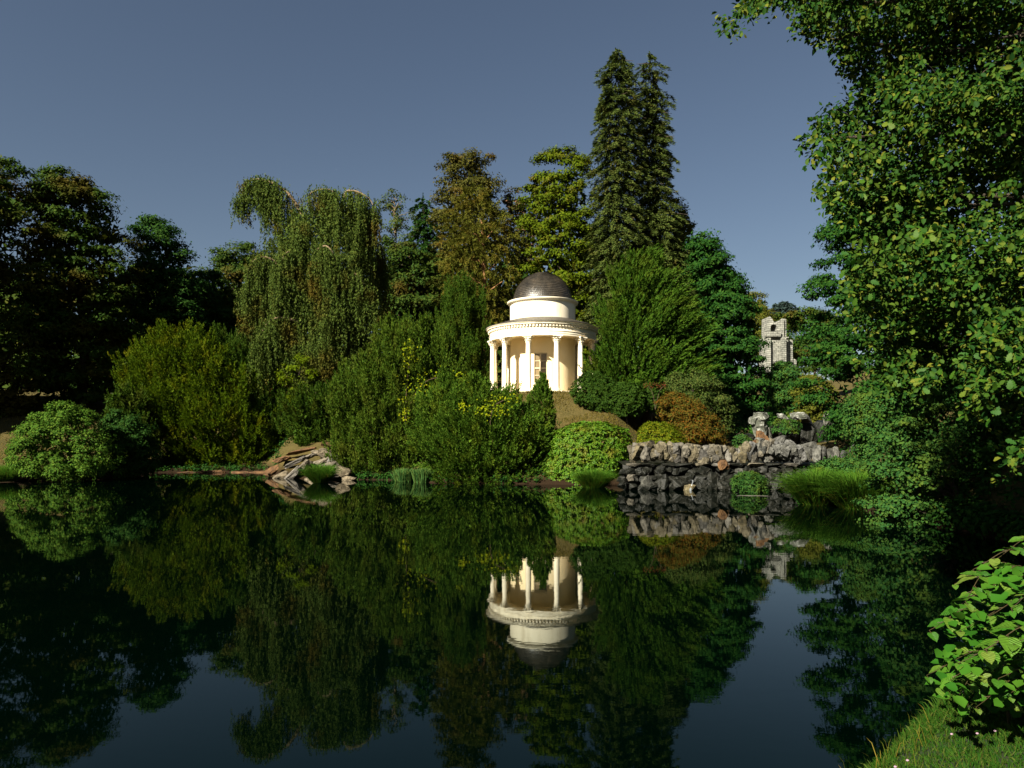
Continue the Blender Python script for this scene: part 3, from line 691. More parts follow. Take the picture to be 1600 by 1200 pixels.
def rosette_shrub(name, label, rows, D, mat, n=900, nl=9, L=.2, W=.075, k=.7, ncore=1500, csize=.35, cat='shrub', lump=.12):
    env = Env(rows, D, k); base = ground_point(env); base[2] = min(base[2], env.bot)
    o = thing(name, label, cat, base)
    lv = Leaves(); P, On = env.surf(n, .45, .3, lump)
    On = norm(On + np.array([0, 0, .5]) + rnd(n, 3) * .3)
    d = np.repeat(On, nl, 0); r = perp(d); m = n * nl
    lv.add(np.repeat(P, nl, 0) + r * .02, r + d * uni(-.2, .7, m)[:, None], d * 1.0 + r * -.2 + rnd(m, 3) * .15, L * uni(.7, 1.25, m), W * uni(.8, 1.2, m))
    core(lv, env, ncore, csize, .85)
    link('foliage', lv.mesh('foliage', base, 'hex'), M[mat], o)
    wood(env, base, 12, .1, 'bark', o, name='stem')
    return o
rosette_shrub('rhododendron', 'bright green rhododendron mound at the water beside the stone cascade',
              [(660, 905, 945), (672, 872, 975), (695, 856, 990), (725, 850, 990), (764, 854, 972)], 52.3, 'rhodo', 2400, 8)
rosette_shrub('boxwood_bush', 'smooth dark evergreen mound hugging the temple side', [(580, 918, 935), (592, 902, 958), (610, 890, 975), (628, 898, 985), (642, 920, 990)], 62, 'box', 1700, 9, .16, .06, .8)
rosette_shrub('boxwood_bush', 'lower dark evergreen mound next to the smooth one', [(598, 965, 990), (612, 945, 1010), (632, 940, 1015), (648, 955, 1005)], 61, 'box', 1100, 9, .16, .06, .8)
rosette_shrub('boxwood_bush', 'dark evergreen mound squeezed behind the rust coloured shrub', [(595, 1005, 1025), (612, 995, 1040), (640, 1000, 1040)], 61.5, 'box', 600, 9, .16, .06, .8)
broadleaf('grey_shrub', 'airy grey green shrub over the rust coloured one', 'shrub',
          [(578, 1060, 1090), (592, 1032, 1120), (615, 1030, 1146), (650, 1050, 1146), (680, 1070, 1140)], 60, 'grey_shrub', 130, .6, 90, .17, .1, .75, r0=.08, ncore=500, csize=.3)
broadleaf('rust_shrub', 'rust and orange fine leaved shrub above the stone wall', 'shrub',
          [(612, 1040, 1060), (628, 1028, 1090), (650, 1028, 1115), (675, 1032, 1130), (695, 1040, 1130)], 56, 'rust', 190, .5, 110, .13, .08, .8, r0=.08, ncore=600, csize=.3)
lvr = Leaves(); P = np.array([at(x, y, 59) for x, y in zip(uni(1006, 1040, 90), uni(598, 606, 90))]); lvr.add(P, rnd(90, 3), rnd(90, 3), .14, .09)
o = thing('red_berry_plant', 'sprig of red leaves above the dark evergreen mounds', 'plant', at(1024, 640, 59))
link('foliage', lvr.mesh('foliage', BASE[o.name]), M['red_leaf'], o)
tb = Tubes(4); tb.add(spline([at(1024, 640, 59), at(1020, 615, 59), at(1012, 602, 59)], 6), .02); tb.add(spline([at(1024, 640, 59), at(1030, 612, 59), at(1038, 602, 59)], 6), .02)
link('stem', tb.mesh('stem', BASE[o.name]), M['twig'], o)
rosette_shrub('yellow_shrub', 'low yellow leaved plant spilling behind the wall top', [(660, 1010, 1040), (672, 996, 1062), (690, 992, 1072), (704, 1000, 1070)], 52, 'yellow_plant', 620, 8, .2, .06, ncore=300, csize=.25)
rosette_shrub('fern_plant', 'green plant with reddish heart in front of the cascade stones', [(738, 1158, 1180), (750, 1142, 1200), (768, 1148, 1200)], 44.2, 'emerald', 330, 9, .2, .05, ncore=60, csize=.2)
rosette_shrub('ivy_bush', 'green creeper between the grotto stones', [(656, 1212, 1240), (664, 1204, 1252), (676, 1206, 1250)], 55.8, 'emerald', 170, 8, .18, .07, ncore=60, csize=.2)
rosette_shrub('ivy_bush', 'dark creeper at the foot of the mossy grotto stone', [(680, 1150, 1166), (688, 1146, 1174), (702, 1146, 1176)], 53, 'emerald', 110, 8, .16, .06, ncore=40, csize=.2)

# ================= right bank, middle distance
broadleaf('beech_tree', 'tall dark tree on the far right bank beyond the oak leaves', 'tree',
          [(300, 1330, 1420), (340, 1290, 1460), (375, 1268, 1480), (420, 1272, 1490), (460, 1262, 1500), (520, 1262, 1500), (580, 1248, 1500), (640, 1262, 1490), (690, 1300, 1480)], 50, 'night_green', 260, .95, 190, .22, .15, .45, px=1400, r0=.4, csize=.4)
broadleaf('leafy_shrub', 'yellow green shrub creeping over the end of the stone wall', 'shrub',
          [(618, 1330, 1370), (640, 1316, 1390), (670, 1318, 1400), (700, 1332, 1410), (740, 1350, 1420)], 41, 'emerald', 170, .55, 120, .15, .1, .7, r0=.08, csize=.26)
broadleaf('leafy_shrub', 'dim green shrub above the reed grass on the right bank', 'shrub',
          [(716, 1300, 1340), (726, 1272, 1370), (745, 1264, 1390), (765, 1270, 1390)], 38.5, 'emerald', 110, .4, 110, .14, .09, .7, r0=.06, csize=.22)
broadleaf('alder_tree', 'overhanging alder with low boughs dipping towards the water', 'tree',
          [(560, 1400, 1480), (620, 1370, 1500), (690, 1360, 1500), (740, 1345, 1490), (790, 1345, 1470), (828, 1372, 1462)], 28.5, 'emerald', 105, .62, 170, .12, .095, .38, r0=.14, px=1500, shape='hex', ncore=1500, csize=.2, depth=.95, nlimb=60, edge=.4)
broadleaf('beech_tree', 'dark understorey tree in the shade behind the oak', 'tree',
          [(420, 1480, 1700), (500, 1430, 1750), (620, 1440, 1780), (740, 1480, 1780), (800, 1520, 1760)], 30, 'night_green', 190, .95, 150, .2, .14, .5, r0=.25, px=1640, csize=.3)

# ================= undergrowth added to darken the shaded banks, hiding their lit soil
lv = Leaves()
def cover(n, px0, px1, d0, d1, h, size, off=0.4):
    px = uni(px0, px1, n); D = np.maximum(uni(d0, d1, n), shore(px) + off); x = (px - CXP) / F * D; z = gz(x, D)
    k = 18; c = np.repeat(np.stack([x, D, z], 1), k, 0); d = norm(rnd(n * k, 3) + [0, 0, .6]); hh = np.repeat(uni(.4, 1, n), k)[:, None] * h
    P = c + d * hh * rng.random((n * k, 1)) ** .4 * [1.3, 1.3, 1]
    Nn = norm(d + [0, -.1, .4] + rnd(n * k, 3) * .4); lv.add(P, perp(Nn), Nn, size * uni(.7, 1.3, n * k), size * .6 * uni(.7, 1.3, n * k))
cover(700, 1480, 1900, 14, 34, .9, .22)
cover(450, 1400, 1560, 26, 44, .8, .22)
cover(800, 1130, 1330, 62, 112, .9, .34)
cover(260, 1250, 1420, 37, 50, .7, .18)
cover(420, 150, 450, 64, 76, .6, .22, .1)
cover(300, 530, 870, 50, 60, .5, .2, .05)
o = link('shade_undergrowth', lv.mesh('shade_undergrowth', (0, 0, 0)), M['night_green'], kind='stuff'); tag(o, 'dark ground cover added in place of shade under the bank trees', 'shade_undergrowth')

# ================= reed grass and tussocks
def tussock(name, label, px, py, D, w, h, n, mats=('tussock', 'tussock_dry'), lean=0.9, group='grass tussocks at the water', bw=.022):
    base = at(px, py, D); base[2] = max(base[2], -.05)
    o = thing(name, label, 'grass tuft', base, group)
    for j, mt in enumerate(mats):
        m = n if j == 0 else n // 4
        th = uni(0, 6.28, m); r = np.sqrt(rng.random(m)); rad = r * w * .28
        B = base + np.stack([np.cos(th) * rad, np.sin(th) * rad, np.zeros(m)], 1)
        T = np.stack([np.cos(th) * r * lean, np.sin(th) * r * lean, np.full(m, 1.25) - .2 * r], 1) + rnd(m, 3) * .14
        lv = Leaves(); L = h * uni(.7, 1.3, m) * (1 if j == 0 else .75)
        lv.add(B, T, np.stack([-np.cos(th) * .3, -np.sin(th) * .3, np.ones(m)], 1) + rnd(m, 3) * .3, L, bw * uni(.7, 1.3, m))
        link('blades' if j == 0 else 'dry_blades', lv.mesh('blades', base, 'blade'), M[mt], o, kind='stuff')
tussock('reed_tussock', 'big arching grass tussock nearer the cascade on the right bank', 1278, 790, 36.5, 2.8, 2.5, 4200)
tussock('reed_tussock', 'big arching grass tussock nearer the alder boughs', 1338, 797, 34.8, 2.8, 2.5, 4200)
tussock('reed_tussock', 'grass tussock at the foot of the rhododendron', 928, 764, 48.0, 2.4, 1.75, 2600)
tussock('reed_tussock', 'round grass tussock in front of the pale rocks', 500, 754, 52.5, 1.9, 1.9, 2200)
tussock('reed_tussock', 'bright grass clump at the picture edge below the grass slope', 2, 752, 53, 3.4, 1.7, 2200)
tussock('reed_clump', 'stand of upright pale reeds under the great yew', 632, 752, 54, 2.6, 1.25, 900, ('reed',), .18, 'reeds at the water', .045)
tussock('reed_clump', 'second stand of upright reeds beside the juniper', 660, 754, 53.2, 2.2, 1.35, 900, ('reed',), .18, 'reeds at the water', .045)

# ------------------------------------------------------------------ stones
def hull_mesh(name, n=18, box=(1, 1, 1), seed=0, squash=.35, rough=False):
    r = np.random.default_rng(seed)
    p = r.normal(size=(n, 3)); p /= np.abs(p).max(1, keepdims=True) ** (1 - squash) * np.linalg.norm(p, axis=1, keepdims=True) ** squash
    p *= r.uniform(.78, 1.0, (n, 1)) * .5 * np.array(box)
    bm = bmesh.new()
    vs_ = [bm.verts.new(q) for q in p]
    res = bmesh.ops.convex_hull(bm, input=vs_)
    bmesh.ops.delete(bm, geom=[g for g in res['geom_interior'] if isinstance(g, bmesh.types.BMVert)], context='VERTS')
    bmesh.ops.bevel(bm, geom=list(bm.edges), offset=.035, segments=1, affect='EDGES', clamp_overlap=True)
    if rough:
        bmesh.ops.triangulate(bm, faces=list(bm.faces))
        bmesh.ops.subdivide_edges(bm, edges=[e for e in bm.edges if e.calc_length() > .22], cuts=1, use_grid_fill=True)
        for v in bm.verts: v.co += v.co.normalized() * float(r.normal()) * .022 + Vector(r.normal(size=3)) * .010
    bmesh.ops.triangulate(bm, faces=list(bm.faces))
    me = bpy.data.meshes.new(name); bm.to_mesh(me); bm.free()
    return me
M['wall_stone'] = solidmat('wall_stone', [(.014, .016, .009), (.060, .052, .030), (.125, .105, .064), (.19, .165, .105), (.07, .068, .03)], 3.6, .9, 1.0, 7, detail=9, vary=(.4, 1.05))
M['grey_stone'] = solidmat('grey_stone', [(.018, .020, .016), (.065, .066, .056), (.14, .14, .12), (.20, .20, .175)], 3.6, .9, 1.0, 7, detail=9, vary=(.4, 1.05))
M['wet_stone'] = solidmat('wet_stone', [(.003, .004, .003), (.010, .011, .008), (.026, .025, .019)], 3.2, .5, 1.0, 6, spec=.18, detail=9)
M['moss_stone'] = solidmat('moss_stone', [(.03, .04, .022), (.10, .105, .085), (.42, .43, .40)], 2.6, .9, 1.0, 6, detail=9)
M['slab_stone'] = solidmat('slab_stone', [(.035, .03, .018), (.13, .105, .068), (.23, .19, .13), (.30, .25, .17)], 3.0, .9, 1.0, 7, stretch=(1, 1, 4), detail=9, vary=(.4, 1.05))
M['brown_slab'] = solidmat('brown_slab', [(.03, .015, .006), (.10, .05, .018), (.17, .09, .035)], 3.0, .9, .9, 7, detail=9)
STONE = {}
def stone_variants(mat, n=7):
    if mat not in STONE:
        STONE[mat] = []
        for i in range(n):
            me = hull_mesh('stone', 22, seed=100 * len(STONE) + i, squash=.2, rough=True); me.materials.append(M[mat]); STONE[mat].append(me)
    return STONE[mat]
def stone(parent, pos, size, mat, rot=None, name='stone', i=None):
    v = stone_variants(mat); me = v[int(rng.integers(len(v))) if i is None else i]
    o = bpy.data.objects.new(name, me); C.objects.link(o); o.parent = parent
    o.location = Vector(np.asarray(pos) - BASE[parent.name]); o.scale = size
    o.rotation_euler = rot if rot is not None else (uni(-.15, .15, None), uni(-.18, .18, None), uni(0, 6.28, None))
    return o

def cascade():
    D = 46.6
    base = at(1150, 766, D); base[2] = 0
    w = thing('stone_wall', 'rough stone cascade wall with standing parapet stones over the water', 'wall', base)
    # backing bank of rubble
    xs = np.linspace(at(975, 0, D)[0], at(1345, 0, D)[0], 40); prof = [(0.3, -.6), (.25, .6), (.5, 1.55), (2.6, 1.72), (5, 1.7)]
    V = []; Fa = []
    for i, x in enumerate(xs):
        for j, (dy, z) in enumerate(prof): V.append((x - base[0], D + dy - base[1] + .12 * math.sin(i * 1.3 + j), z + .05 * math.sin(i * 2.1 + j)))
    for i in range(len(xs) - 1):
        for j in range(len(prof) - 1):
            a = i * len(prof) + j; Fa.append((a, a + len(prof), a + len(prof) + 1, a + 1))
    link('rubble_core', mesh_py('rubble_core', V, Fa), M['wet_stone'], w)
    # ledge slabs
    for px in np.arange(990, 1250, 27):
        wd = uni(1.0, 1.35, None)
        stone(w, at(px + uni(-4, 4, None), 726, D - .12), (wd, .8, .26), 'wall_stone' if rng.random() < .5 else 'wet_stone', (0, uni(-.03, .03, None), uni(-.1, .1, None)), 'ledge_stone')
    # parapet: a jumble of standing and wedged stones
    n = 175
    for i in range(n):
        px = 988 + 272 * (i + uni(-.8, .8, None)) / n
        tall = np.interp(px, [986, 1040, 1100, 1140, 1165, 1185, 1200, 1215, 1262], [1.35, 1.5, 1.2, 1.2, 1.4, 1.8, 1.5, 1.5, 1.0])
        big = rng.random() ** 1.6; wd = .34 + .62 * big; h = wd * uni(.85, 1.7, None)
        z = 1.68 + max(0, tall - h * .8) * rng.random() ** .8
        mt = 'wall_stone' if px + uni(-40, 40, None) < 1185 else 'grey_stone'
        stone(w, (at(px, 0, D)[0], D + uni(-.08, .42, None), z + h * .42), (wd, wd * .9, h), mt, (uni(-.3, .3, None), uni(-.45, .45, None), uni(-3, 3, None)))
    for px, top, wd in [(1191, 670, .62), (1198, 677, .55), (1206, 684, .5), (1183, 684, .6)]:
        z1 = at(px, top, D)[2]; h = z1 - 2.2
        stone(w, (at(px, 0, D)[0], D + .3, 2.2 + h / 2), (wd, .6, h * 1.05), 'brown_slab' if px < 1200 else 'wall_stone', (0, uni(-.08, .08, None), uni(-.3, .3, None)))
    # second row behind on the grey end
    for px in np.arange(1205, 1345, 11.5):
        h = uni(.8, 1.35, None)
        stone(w, (at(px, 0, D + 1.2)[0], D + 1.2 + uni(-.2, .2, None), 1.75 + h * .42), (uni(.45, .7, None), .6, h), 'grey_stone')
    # wet boulders of the cascade below the ledge
    for r_, (y0, n) in enumerate([(736, 27), (748, 26), (760, 24)]):
        for i in range(n):
            px = 968 + (1252 - 968) * (i + uni(.1, .9, None)) / n; s = uni(.5, 1.0, None) * (1 + .15 * r_)
            mt = 'wet_stone' if rng.random() < .95 else ('grey_stone' if rng.random() < .6 else 'wall_stone')
            p = at(px, y0 + uni(-3, 3, None), D - .15 - .3 * r_); p[2] = max(p[2], .05)
            stone(w, p, (s, s * .85, s * uni(.6, .85, None)), mt)
    stone(w, at(1009, 754, D - .8), (1.0, .8, 1.0), 'grey_stone', (0, .5, .3))
    stone(w, at(1113, 752, D - .7), (1.0, .8, 1.3), 'wet_stone', (0, .15, .3))
    stone(w, at(1210, 758, D - .6), (1.2, .9, .9), 'wet_stone')
    stone(w, at(1130, 727, D - .5), (.75, .6, .8), 'brown_slab')
    stone(w, at(1175, 777, 41.5), (2.2, .8, .22), 'slab_stone', (0, 0, .05), 'ledge_stone')
    # trickle of water
    t = thing('waterfall', 'thin white trickle of water falling between wet stones', 'waterfall', at(1079, 768, D - 1.2))
    m, n, l, p, out = newmat('falling_water'); p.inputs['Base Color'].default_value = (.35, .38, .40, 1); p.inputs['Roughness'].default_value = .15; p.inputs['Transmission Weight'].default_value = .5
    tb = Tubes(5)
    for i in range(6):
        a = at(1081 + uni(-1, 1, None), 750, D - .75); b = at(1078 + uni(-4, 3, None), 768, D - 1.25)
        tb.add(spline([a, a + [0, -.25, -.05], (a + b) / 2 + [0, -.1, 0], b], 8), np.linspace(.006, .016, 8))
    link('stream', tb.mesh('stream', BASE[t.name]), m, t, kind='stuff')
cascade()

GS = 'boulders of the grotto behind the wall'
for px, y0, y1, D, wd, mt, lab in [(1189, 643, 658, 56, 1.15, 'moss_stone', 'lichen white cap stone on the tall grotto pillar at the dark side'), (1177, 650, 664, 56, .8, 'moss_stone', 'small pale stone leaning on the white cap stone'), (1187, 654, 692, 56.2, 1.35, 'moss_stone', 'lichen streaked grotto pillar carrying the cap stone'), (1196, 660, 704, 56.8, 1.3, 'grey_stone', 'darker grotto block behind the streaked pillar'),
                               (1226, 642, 656, 57, 1.2, 'moss_stone', 'white topped flat grotto boulder above the creeper'), (1246, 643, 655, 57, 1.1, 'moss_stone', 'second flat pale boulder right beside the white topped one'), (1260, 645, 660, 57.5, .8, 'grey_stone', 'small grey boulder ending the row of flat grotto stones'),
                               (1298, 641, 664, 56, 1.3, 'grey_stone', 'round grey grotto boulder before the shrub bank'), (1226, 653, 704, 58, 2.2, 'wet_stone', 'large dark grotto block under the white topped boulder'), (1256, 656, 704, 58.3, 2.0, 'wet_stone', 'large dark grotto block under the small grey boulder'),
                               (1286, 654, 704, 58.5, 2.2, 'wet_stone', 'large dark grotto block below the round grey boulder'), (1216, 678, 704, 54, 1.1, 'grey_stone', 'low grey boulder just behind the wall spire'), (1236, 686, 706, 53.5, 1.0, 'grey_stone', 'low grey boulder between wall end and creeper'), (1262, 688, 708, 53, 1.2, 'grey_stone', 'low grey boulder farther along the wall end'), (1170, 676, 704, 57, 1.4, 'wet_stone', 'dark block in the shade left of the streaked pillar')]:
    a = at(px, y1, D); b = at(px, y0, D); h = b[2] - a[2]
    o = bpy.data.objects.new('boulder', stone_variants(mt)[int(rng.integers(7))]); C.objects.link(o)
    o.location = (a[0], D, a[2] + h / 2 - .05); o.scale = (wd * 1.1, wd, h * 1.1); o.rotation_euler = (uni(-.1, .1, None), uni(-.1, .1, None), uni(0, 6, None))
    tag(o, lab, 'boulder', GS)

# the pale slabs at the shore bend
def slabs():
    base = at(485, 752, 57); base[2] = 0
    r = thing('rock_outcrop', 'pale tilted rock slabs at the shore bend beside the yew', 'rocks', base)
    data = [(438, 745, 58, 1.5, .9, .8, .5, 'slab_stone'), (455, 744, 57.5, 2.4, .9, .6, .75, 'slab_stone'), (470, 733, 58, 2.6, 1.2, .6, .7, 'slab_stone'), (462, 722, 60, 2.2, 1, .4, .45, 'slab_stone'), (480, 715, 60.5, 2.0, 1, .4, .4, 'slab_stone'),
            (440, 718, 61.5, 2.0, 1, .5, .3, 'brown_slab'), (470, 705, 62.5, 3.0, 1.2, .4, .25, 'brown_slab'), (426, 735, 60.5, 1.4, .8, .8, .5, 'brown_slab'), (500, 706, 61, 1.6, 1, .7, .2, 'slab_stone'), (516, 711, 60, 2.2, 1.4, 1.0, -.2, 'slab_stone'),
            (527, 722, 58.5, 1.8, 1.2, 1.3, -.5, 'slab_stone'), (515, 729, 57.5, 2.2, 1.2, .9, .2, 'slab_stone'), (498, 722, 58.5, 2.0, 1.1, .8, .5, 'slab_stone'), (508, 740, 56, 2.4, 1.2, .9, .1, 'slab_stone'), (538, 738, 56, 1.4, 1, .9, -.3, 'slab_stone'),
            (545, 748, 55.3, 1.3, .8, .5, 0, 'slab_stone'), (512, 694, 64, 1.5, .8, .5, .1, 'brown_slab'), (490, 745, 56.3, 2.2, 1, .7, .6, 'slab_stone'), (405, 740, 66.3, 2.2, 1, .5, .1, 'brown_slab'), (375, 739, 66.5, 2.4, 1, .4, 0, 'brown_slab'), (330, 738, 66.6, 2.6, .9, .4, .05, 'brown_slab'), (290, 739, 66.6, 2.2, .9, .35, 0, 'brown_slab'), (420, 744, 63, 1.6, .9, .5, .2, 'brown_slab')]
    for px, py, D, a, b, c, tilt, mt in data:
        stone(r, at(px, py, D), (a, b, c), mt, (uni(-.15, .15, None), -tilt, uni(-.25, .25, None)), 'rock_slab')
slabs()

# ------------------------------------------------------------------ the round temple
M['white_paint'] = solidmat('white_paint', [(.56, .49, .36), (.74, .67, .52), (.78, .71, .56)], 1.2, .6, .05, 30, stretch=(1, 1, .25), detail=9)
M['cream_wall'] = solidmat('cream_wall', [(.74, .60, .36), (.80, .68, .44)], .9, .75, .05, 25, detail=9)
M['slate'] = solidmat('slate', [(.018, .016, .013), (.040, .034, .025), (.075, .060, .042)], 1.4, .36, .4, 14, spec=.5)
M['lead'] = solidmat('lead', [(.04, .036, .03), (.07, .06, .045)], 1.5, .5, .3, 10)
M['step_stone'] = solidmat('step_stone', [(.36, .30, .20), (.50, .43, .30)], 1.5, .9, .4, 10)
M['blind'] = solidmat('blind', [(.13, .095, .05), (.22, .165, .085)], 2.0, .25, .1, 6, spec=.5)
M['frame_paint'] = solidmat('frame_paint', [(.40, .33, .21), (.48, .40, .26)], 2, .5)
def lathe(name, prof, n=96, a0=0, a1=2 * math.pi, deg=30):
    full = abs(a1 - a0 - 2 * math.pi) < 1e-6; m = n if full else n + 1
    ang = np.linspace(a0, a1, n, endpoint=False) if full else np.linspace(a0, a1, n + 1)
    V = [(r * math.sin(a), -r * math.cos(a), z) for a in ang for r, z in prof]; k = len(prof); Fa = []
    for i in range(n):
        j = (i + 1) % m
        for q in range(k - 1): Fa.append((i * k + q, j * k + q, j * k + q + 1, i * k + q + 1))
    return smooth(mesh_py(name, V, Fa), deg)
TC = np.array([3.05, 70.0, 7.45])
temple = thing('round_temple', 'white round temple with domed roof, ring of columns and cream walls', 'temple', TC)
def tpart(name, me, mat, parent=temple, kind=None):
    return link(name, me, M[mat], parent, kind)
z0 = -.9
tpart('step', lathe('step', [(0, .16), (5.62, .16), (5.68, .12), (5.68, z0)]), 'step_stone')
# cella wall, open at the window and door side to the lake
wang = math.radians(11.5); wz0, wz1 = 1.0, 3.92
tpart('wall', lathe('wall', [(3.22, .16), (3.22, 5.3)], 88, wang - math.radians(6.5), 2 * math.pi - wang - math.radians(6.5)), 'cream_wall')
tpart('wall_below_window', lathe('wall_below_window', [(3.22, .16), (3.22, wz0), (3.0, wz0)], 12, -wang - math.radians(6.5), wang - math.radians(6.5)), 'cream_wall')
tpart('wall_above_window', lathe('wall_above_window', [(3.0, wz1), (3.22, wz1), (3.22, 5.3)], 12, -wang - math.radians(6.5), wang - math.radians(6.5)), 'cream_wall')
# window
def bxv(x0, x1, y0, y1, z0_, z1_):
    V = [(x, y, z) for x in (x0, x1) for y in (y0, y1) for z in (z0_, z1_)]
    return V, [(0, 1, 3, 2), (4, 6, 7, 5), (0, 4, 5, 1), (2, 3, 7, 6), (0, 2, 6, 4), (1, 5, 7, 3)]
def boxes(name, L):
    V, Fa = [], []
    for b in L:
        v, f = bxv(*b); o = len(V); V += v; Fa += [tuple(i + o for i in q) for q in f]
    return mesh_py(name, V, Fa)
hw = 3.22 * math.sin(wang) + .01; xo = -.11
win = link('window', boxes('window', [(xo - hw, xo - hw + .09, -3.16, -2.95, wz0, wz1), (xo + hw - .09, xo + hw, -3.16, -2.95, wz0, wz1), (xo - hw + .09, xo + hw - .09, -3.16, -2.95, wz1 - .09, wz1), (xo - hw + .09, xo + hw - .09, -3.16, -2.95, wz0, wz0 + .09)]), M['frame_paint'], temple)
win.rotation_euler = (0, 0, math.radians(-4.5))
link('sill', boxes('sill', [(xo - hw - .05, xo + hw + .05, -3.32, -3.0, wz0 - .1, wz0 - .004)]), M['white_paint'], win)
iw0, iw1 = xo - hw + .09, xo + hw - .09; mid = (iw0 + iw1) / 2; hh = (wz1 - wz0 - .18) / 4
bars = [(mid - .07, mid + .07, -3.12, -2.97, wz0 + .09, wz1 - .09)]
for i in range(1, 4):
    t = .035 if i != 2 else .07; z = wz0 + .09 + hh * i
    bars += [(iw0, mid - .071, -3.10, -2.98, z - t, z + t), (mid + .071, iw1, -3.10, -2.98, z - t, z + t)]
link('glazing_bar', boxes('glazing_bar', bars), M['frame_paint'], win)
for c in (0, 1):
    for i in range(4):
        x0, x1 = (iw0, mid - .072) if c == 0 else (mid + .072, iw1); z = wz0 + .09 + hh * i
        link('pane', boxes('pane', [(x0, x1, -3.04, -3.02, z + .04, z + hh - .04)]), M['blind'], win)
# columns
ZC = 5.31
def fluted(n=40):
    prof = [(z, .275 - .045 * max(0, (z - 1.2) / 3.1) ** 1.3) for z in np.linspace(.42, 4.58, 9)]
    V = []; Fa = []
    for z, r in prof:
        for i in range(n):
            rr = r * (1 - (.035 if i % 2 else 0)); V.append((rr * math.cos(i / n * 6.28318), rr * math.sin(i / n * 6.28318), z))
    for k in range(len(prof) - 1):
        for i in range(n): Fa.append((k * n + i, k * n + (i + 1) % n, (k + 1) * n + (i + 1) % n, (k + 1) * n + i))
    return smooth(mesh_py('column', V, Fa), 60)
shaft = fluted(); shaft.materials.append(M['white_paint'])
def col_base():
    me = lathe('base', [(0, .16), (.40, .16), (.40, .24), (.385, .24), (.41, .28), (.385, .32), (.33, .33), (.32, .36), (.345, .38), (.335, .41), (.28, .43)], 28)
    bm = bmesh.new(); bm.from_mesh(me); v, f = bxv(-.42, .42, -.42, .42, .1, .2)
    vv = [bm.verts.new(q) for q in v]; [bm.faces.new([vv[i] for i in q]) for q in f]; bm.to_mesh(me); bm.free(); return me
def capital():
    V, Fa = [], []
    def add(v, f):
        o = len(V); V.extend(v); Fa.extend([tuple(i + o for i in q) for q in f])
    z0c, h = 4.58, .73
    prof = [(.235, 0), (.255, .03), (.235, .06), (.22, .1), (.225, .35), (.26, .52), (.33, .6)]
    n = 20; k = len(prof)
    add([(r * math.cos(i / n * 6.2832), r * math.sin(i / n * 6.2832), z0c + z) for i in range(n) for r, z in prof],
        [(i * k + q, ((i + 1) % n) * k + q, ((i + 1) % n) * k + q + 1, i * k + q + 1) for i in range(n) for q in range(k - 1)])
    for tier, (zb, zt, r1, off, wd) in enumerate([(.06, .32, .34, 0, .1), (.2, .5, .37, .3927, .1)]):
        for i in range(8):
            a = off + i * math.pi / 4; ca, sa = math.cos(a), math.sin(a); rows = [(.235, zb, wd), (.26, zb + (zt - zb) * .6, wd), (r1, zt, wd * .8), (r1 + .035, zt - .05, wd * .45)]
            vv = []
            for r, z, w in rows:
                for s in (-1, 0, 1):
                    rr = r + (.018 if s == 0 else 0); vv.append((rr * ca - s * w * sa, rr * sa + s * w * ca, z0c + z))
            add(vv, [(q * 3 + s, q * 3 + s + 1, q * 3 + s + 4, q * 3 + s + 3) for q in range(3) for s in range(2)])
    for i in range(4):   # corner volutes
        a = math.pi / 4 + i * math.pi / 2; ca, sa = math.cos(a), math.sin(a); vv = []
        m = 10
        for s in (-.045, .045):
            for j in range(m): t = j / m * 6.2832; r = .40 + .085 * math.cos(t); vv.append((r * ca - s * sa, r * sa + s * ca, z0c + .55 + .085 * math.sin(t)))
        add(vv, [(j, (j + 1) % m, m + (j + 1) % m, m + j) for j in range(m)] + [tuple(range(m)), tuple(range(2 * m - 1, m - 1, -1))])
    ab = []   # concave abacus
    for i in range(4):
        a = i * math.pi / 2
        for t, d in ((-1, .46), (-.9, .46), (-.5, .385), (0, .36), (.5, .385), (.9, .46)):
            x, y = d, t * .46; ab.append((x * math.cos(a) - y * math.sin(a), x * math.sin(a) + y * math.cos(a)))
    m = len(ab)
    add([(x, y, z0c + .62) for x, y in ab] + [(x, y, z0c + .73) for x, y in ab], [(j, (j + 1) % m, m + (j + 1) % m, m + j) for j in range(m)] + [tuple(range(m - 1, -1, -1)), tuple(range(m, 2 * m))])
    return smooth(mesh_py('capital', V, Fa), 40)
base_me, cap_me = col_base(), capital(); base_me.materials.append(M['white_paint']); cap_me.materials.append(M['white_paint'])
RC = 5.05
for i in range(12):
    a = math.radians(12.3 + 30 * i)
    c = bpy.data.objects.new('column', shaft); C.objects.link(c); c.parent = temple
    c.location = (RC * math.sin(a), -RC * math.cos(a), 0); c.rotation_euler = (0, 0, a)
    for nm, me in (('column_base', base_me), ('capital', cap_me)):
        q = bpy.data.objects.new(nm, me); C.objects.link(q); q.parent = c
# entablature: architrave in fasciae, frieze, dentils, cornice
tpart('architrave', lathe('architrave', [(4.80, 5.31), (5.26, 5.31), (5.26, 5.47), (5.29, 5.475), (5.29, 5.66), (5.34, 5.69), (5.34, 5.74), (5.25, 5.745), (5.25, 6.06), (5.30, 6.10), (5.30, 6.14)], 128), 'white_paint')
tpart('ceiling', lathe('ceiling', [(3.1, 5.29), (3.23, 5.32), (3.25, 5.45), (4.80, 5.45), (4.80, 5.31)], 96), 'cream_wall')
nd = 110; L = []
V, Fa = [], []
for i in range(nd):
    a = i / nd * 2 * math.pi; ca, sa = math.cos(a), math.sin(a)
    v, f = bxv(5.24, 5.43, -.085, .085, 6.142, 6.30); o = len(V); V += [(x * ca - y * sa, x * sa + y * ca, z) for x, y, z in v]; Fa += [tuple(q + o for q in g) for g in f]
tpart('dentil_band', mesh_py('dentil_band', V, Fa), 'white_paint', kind='stuff')
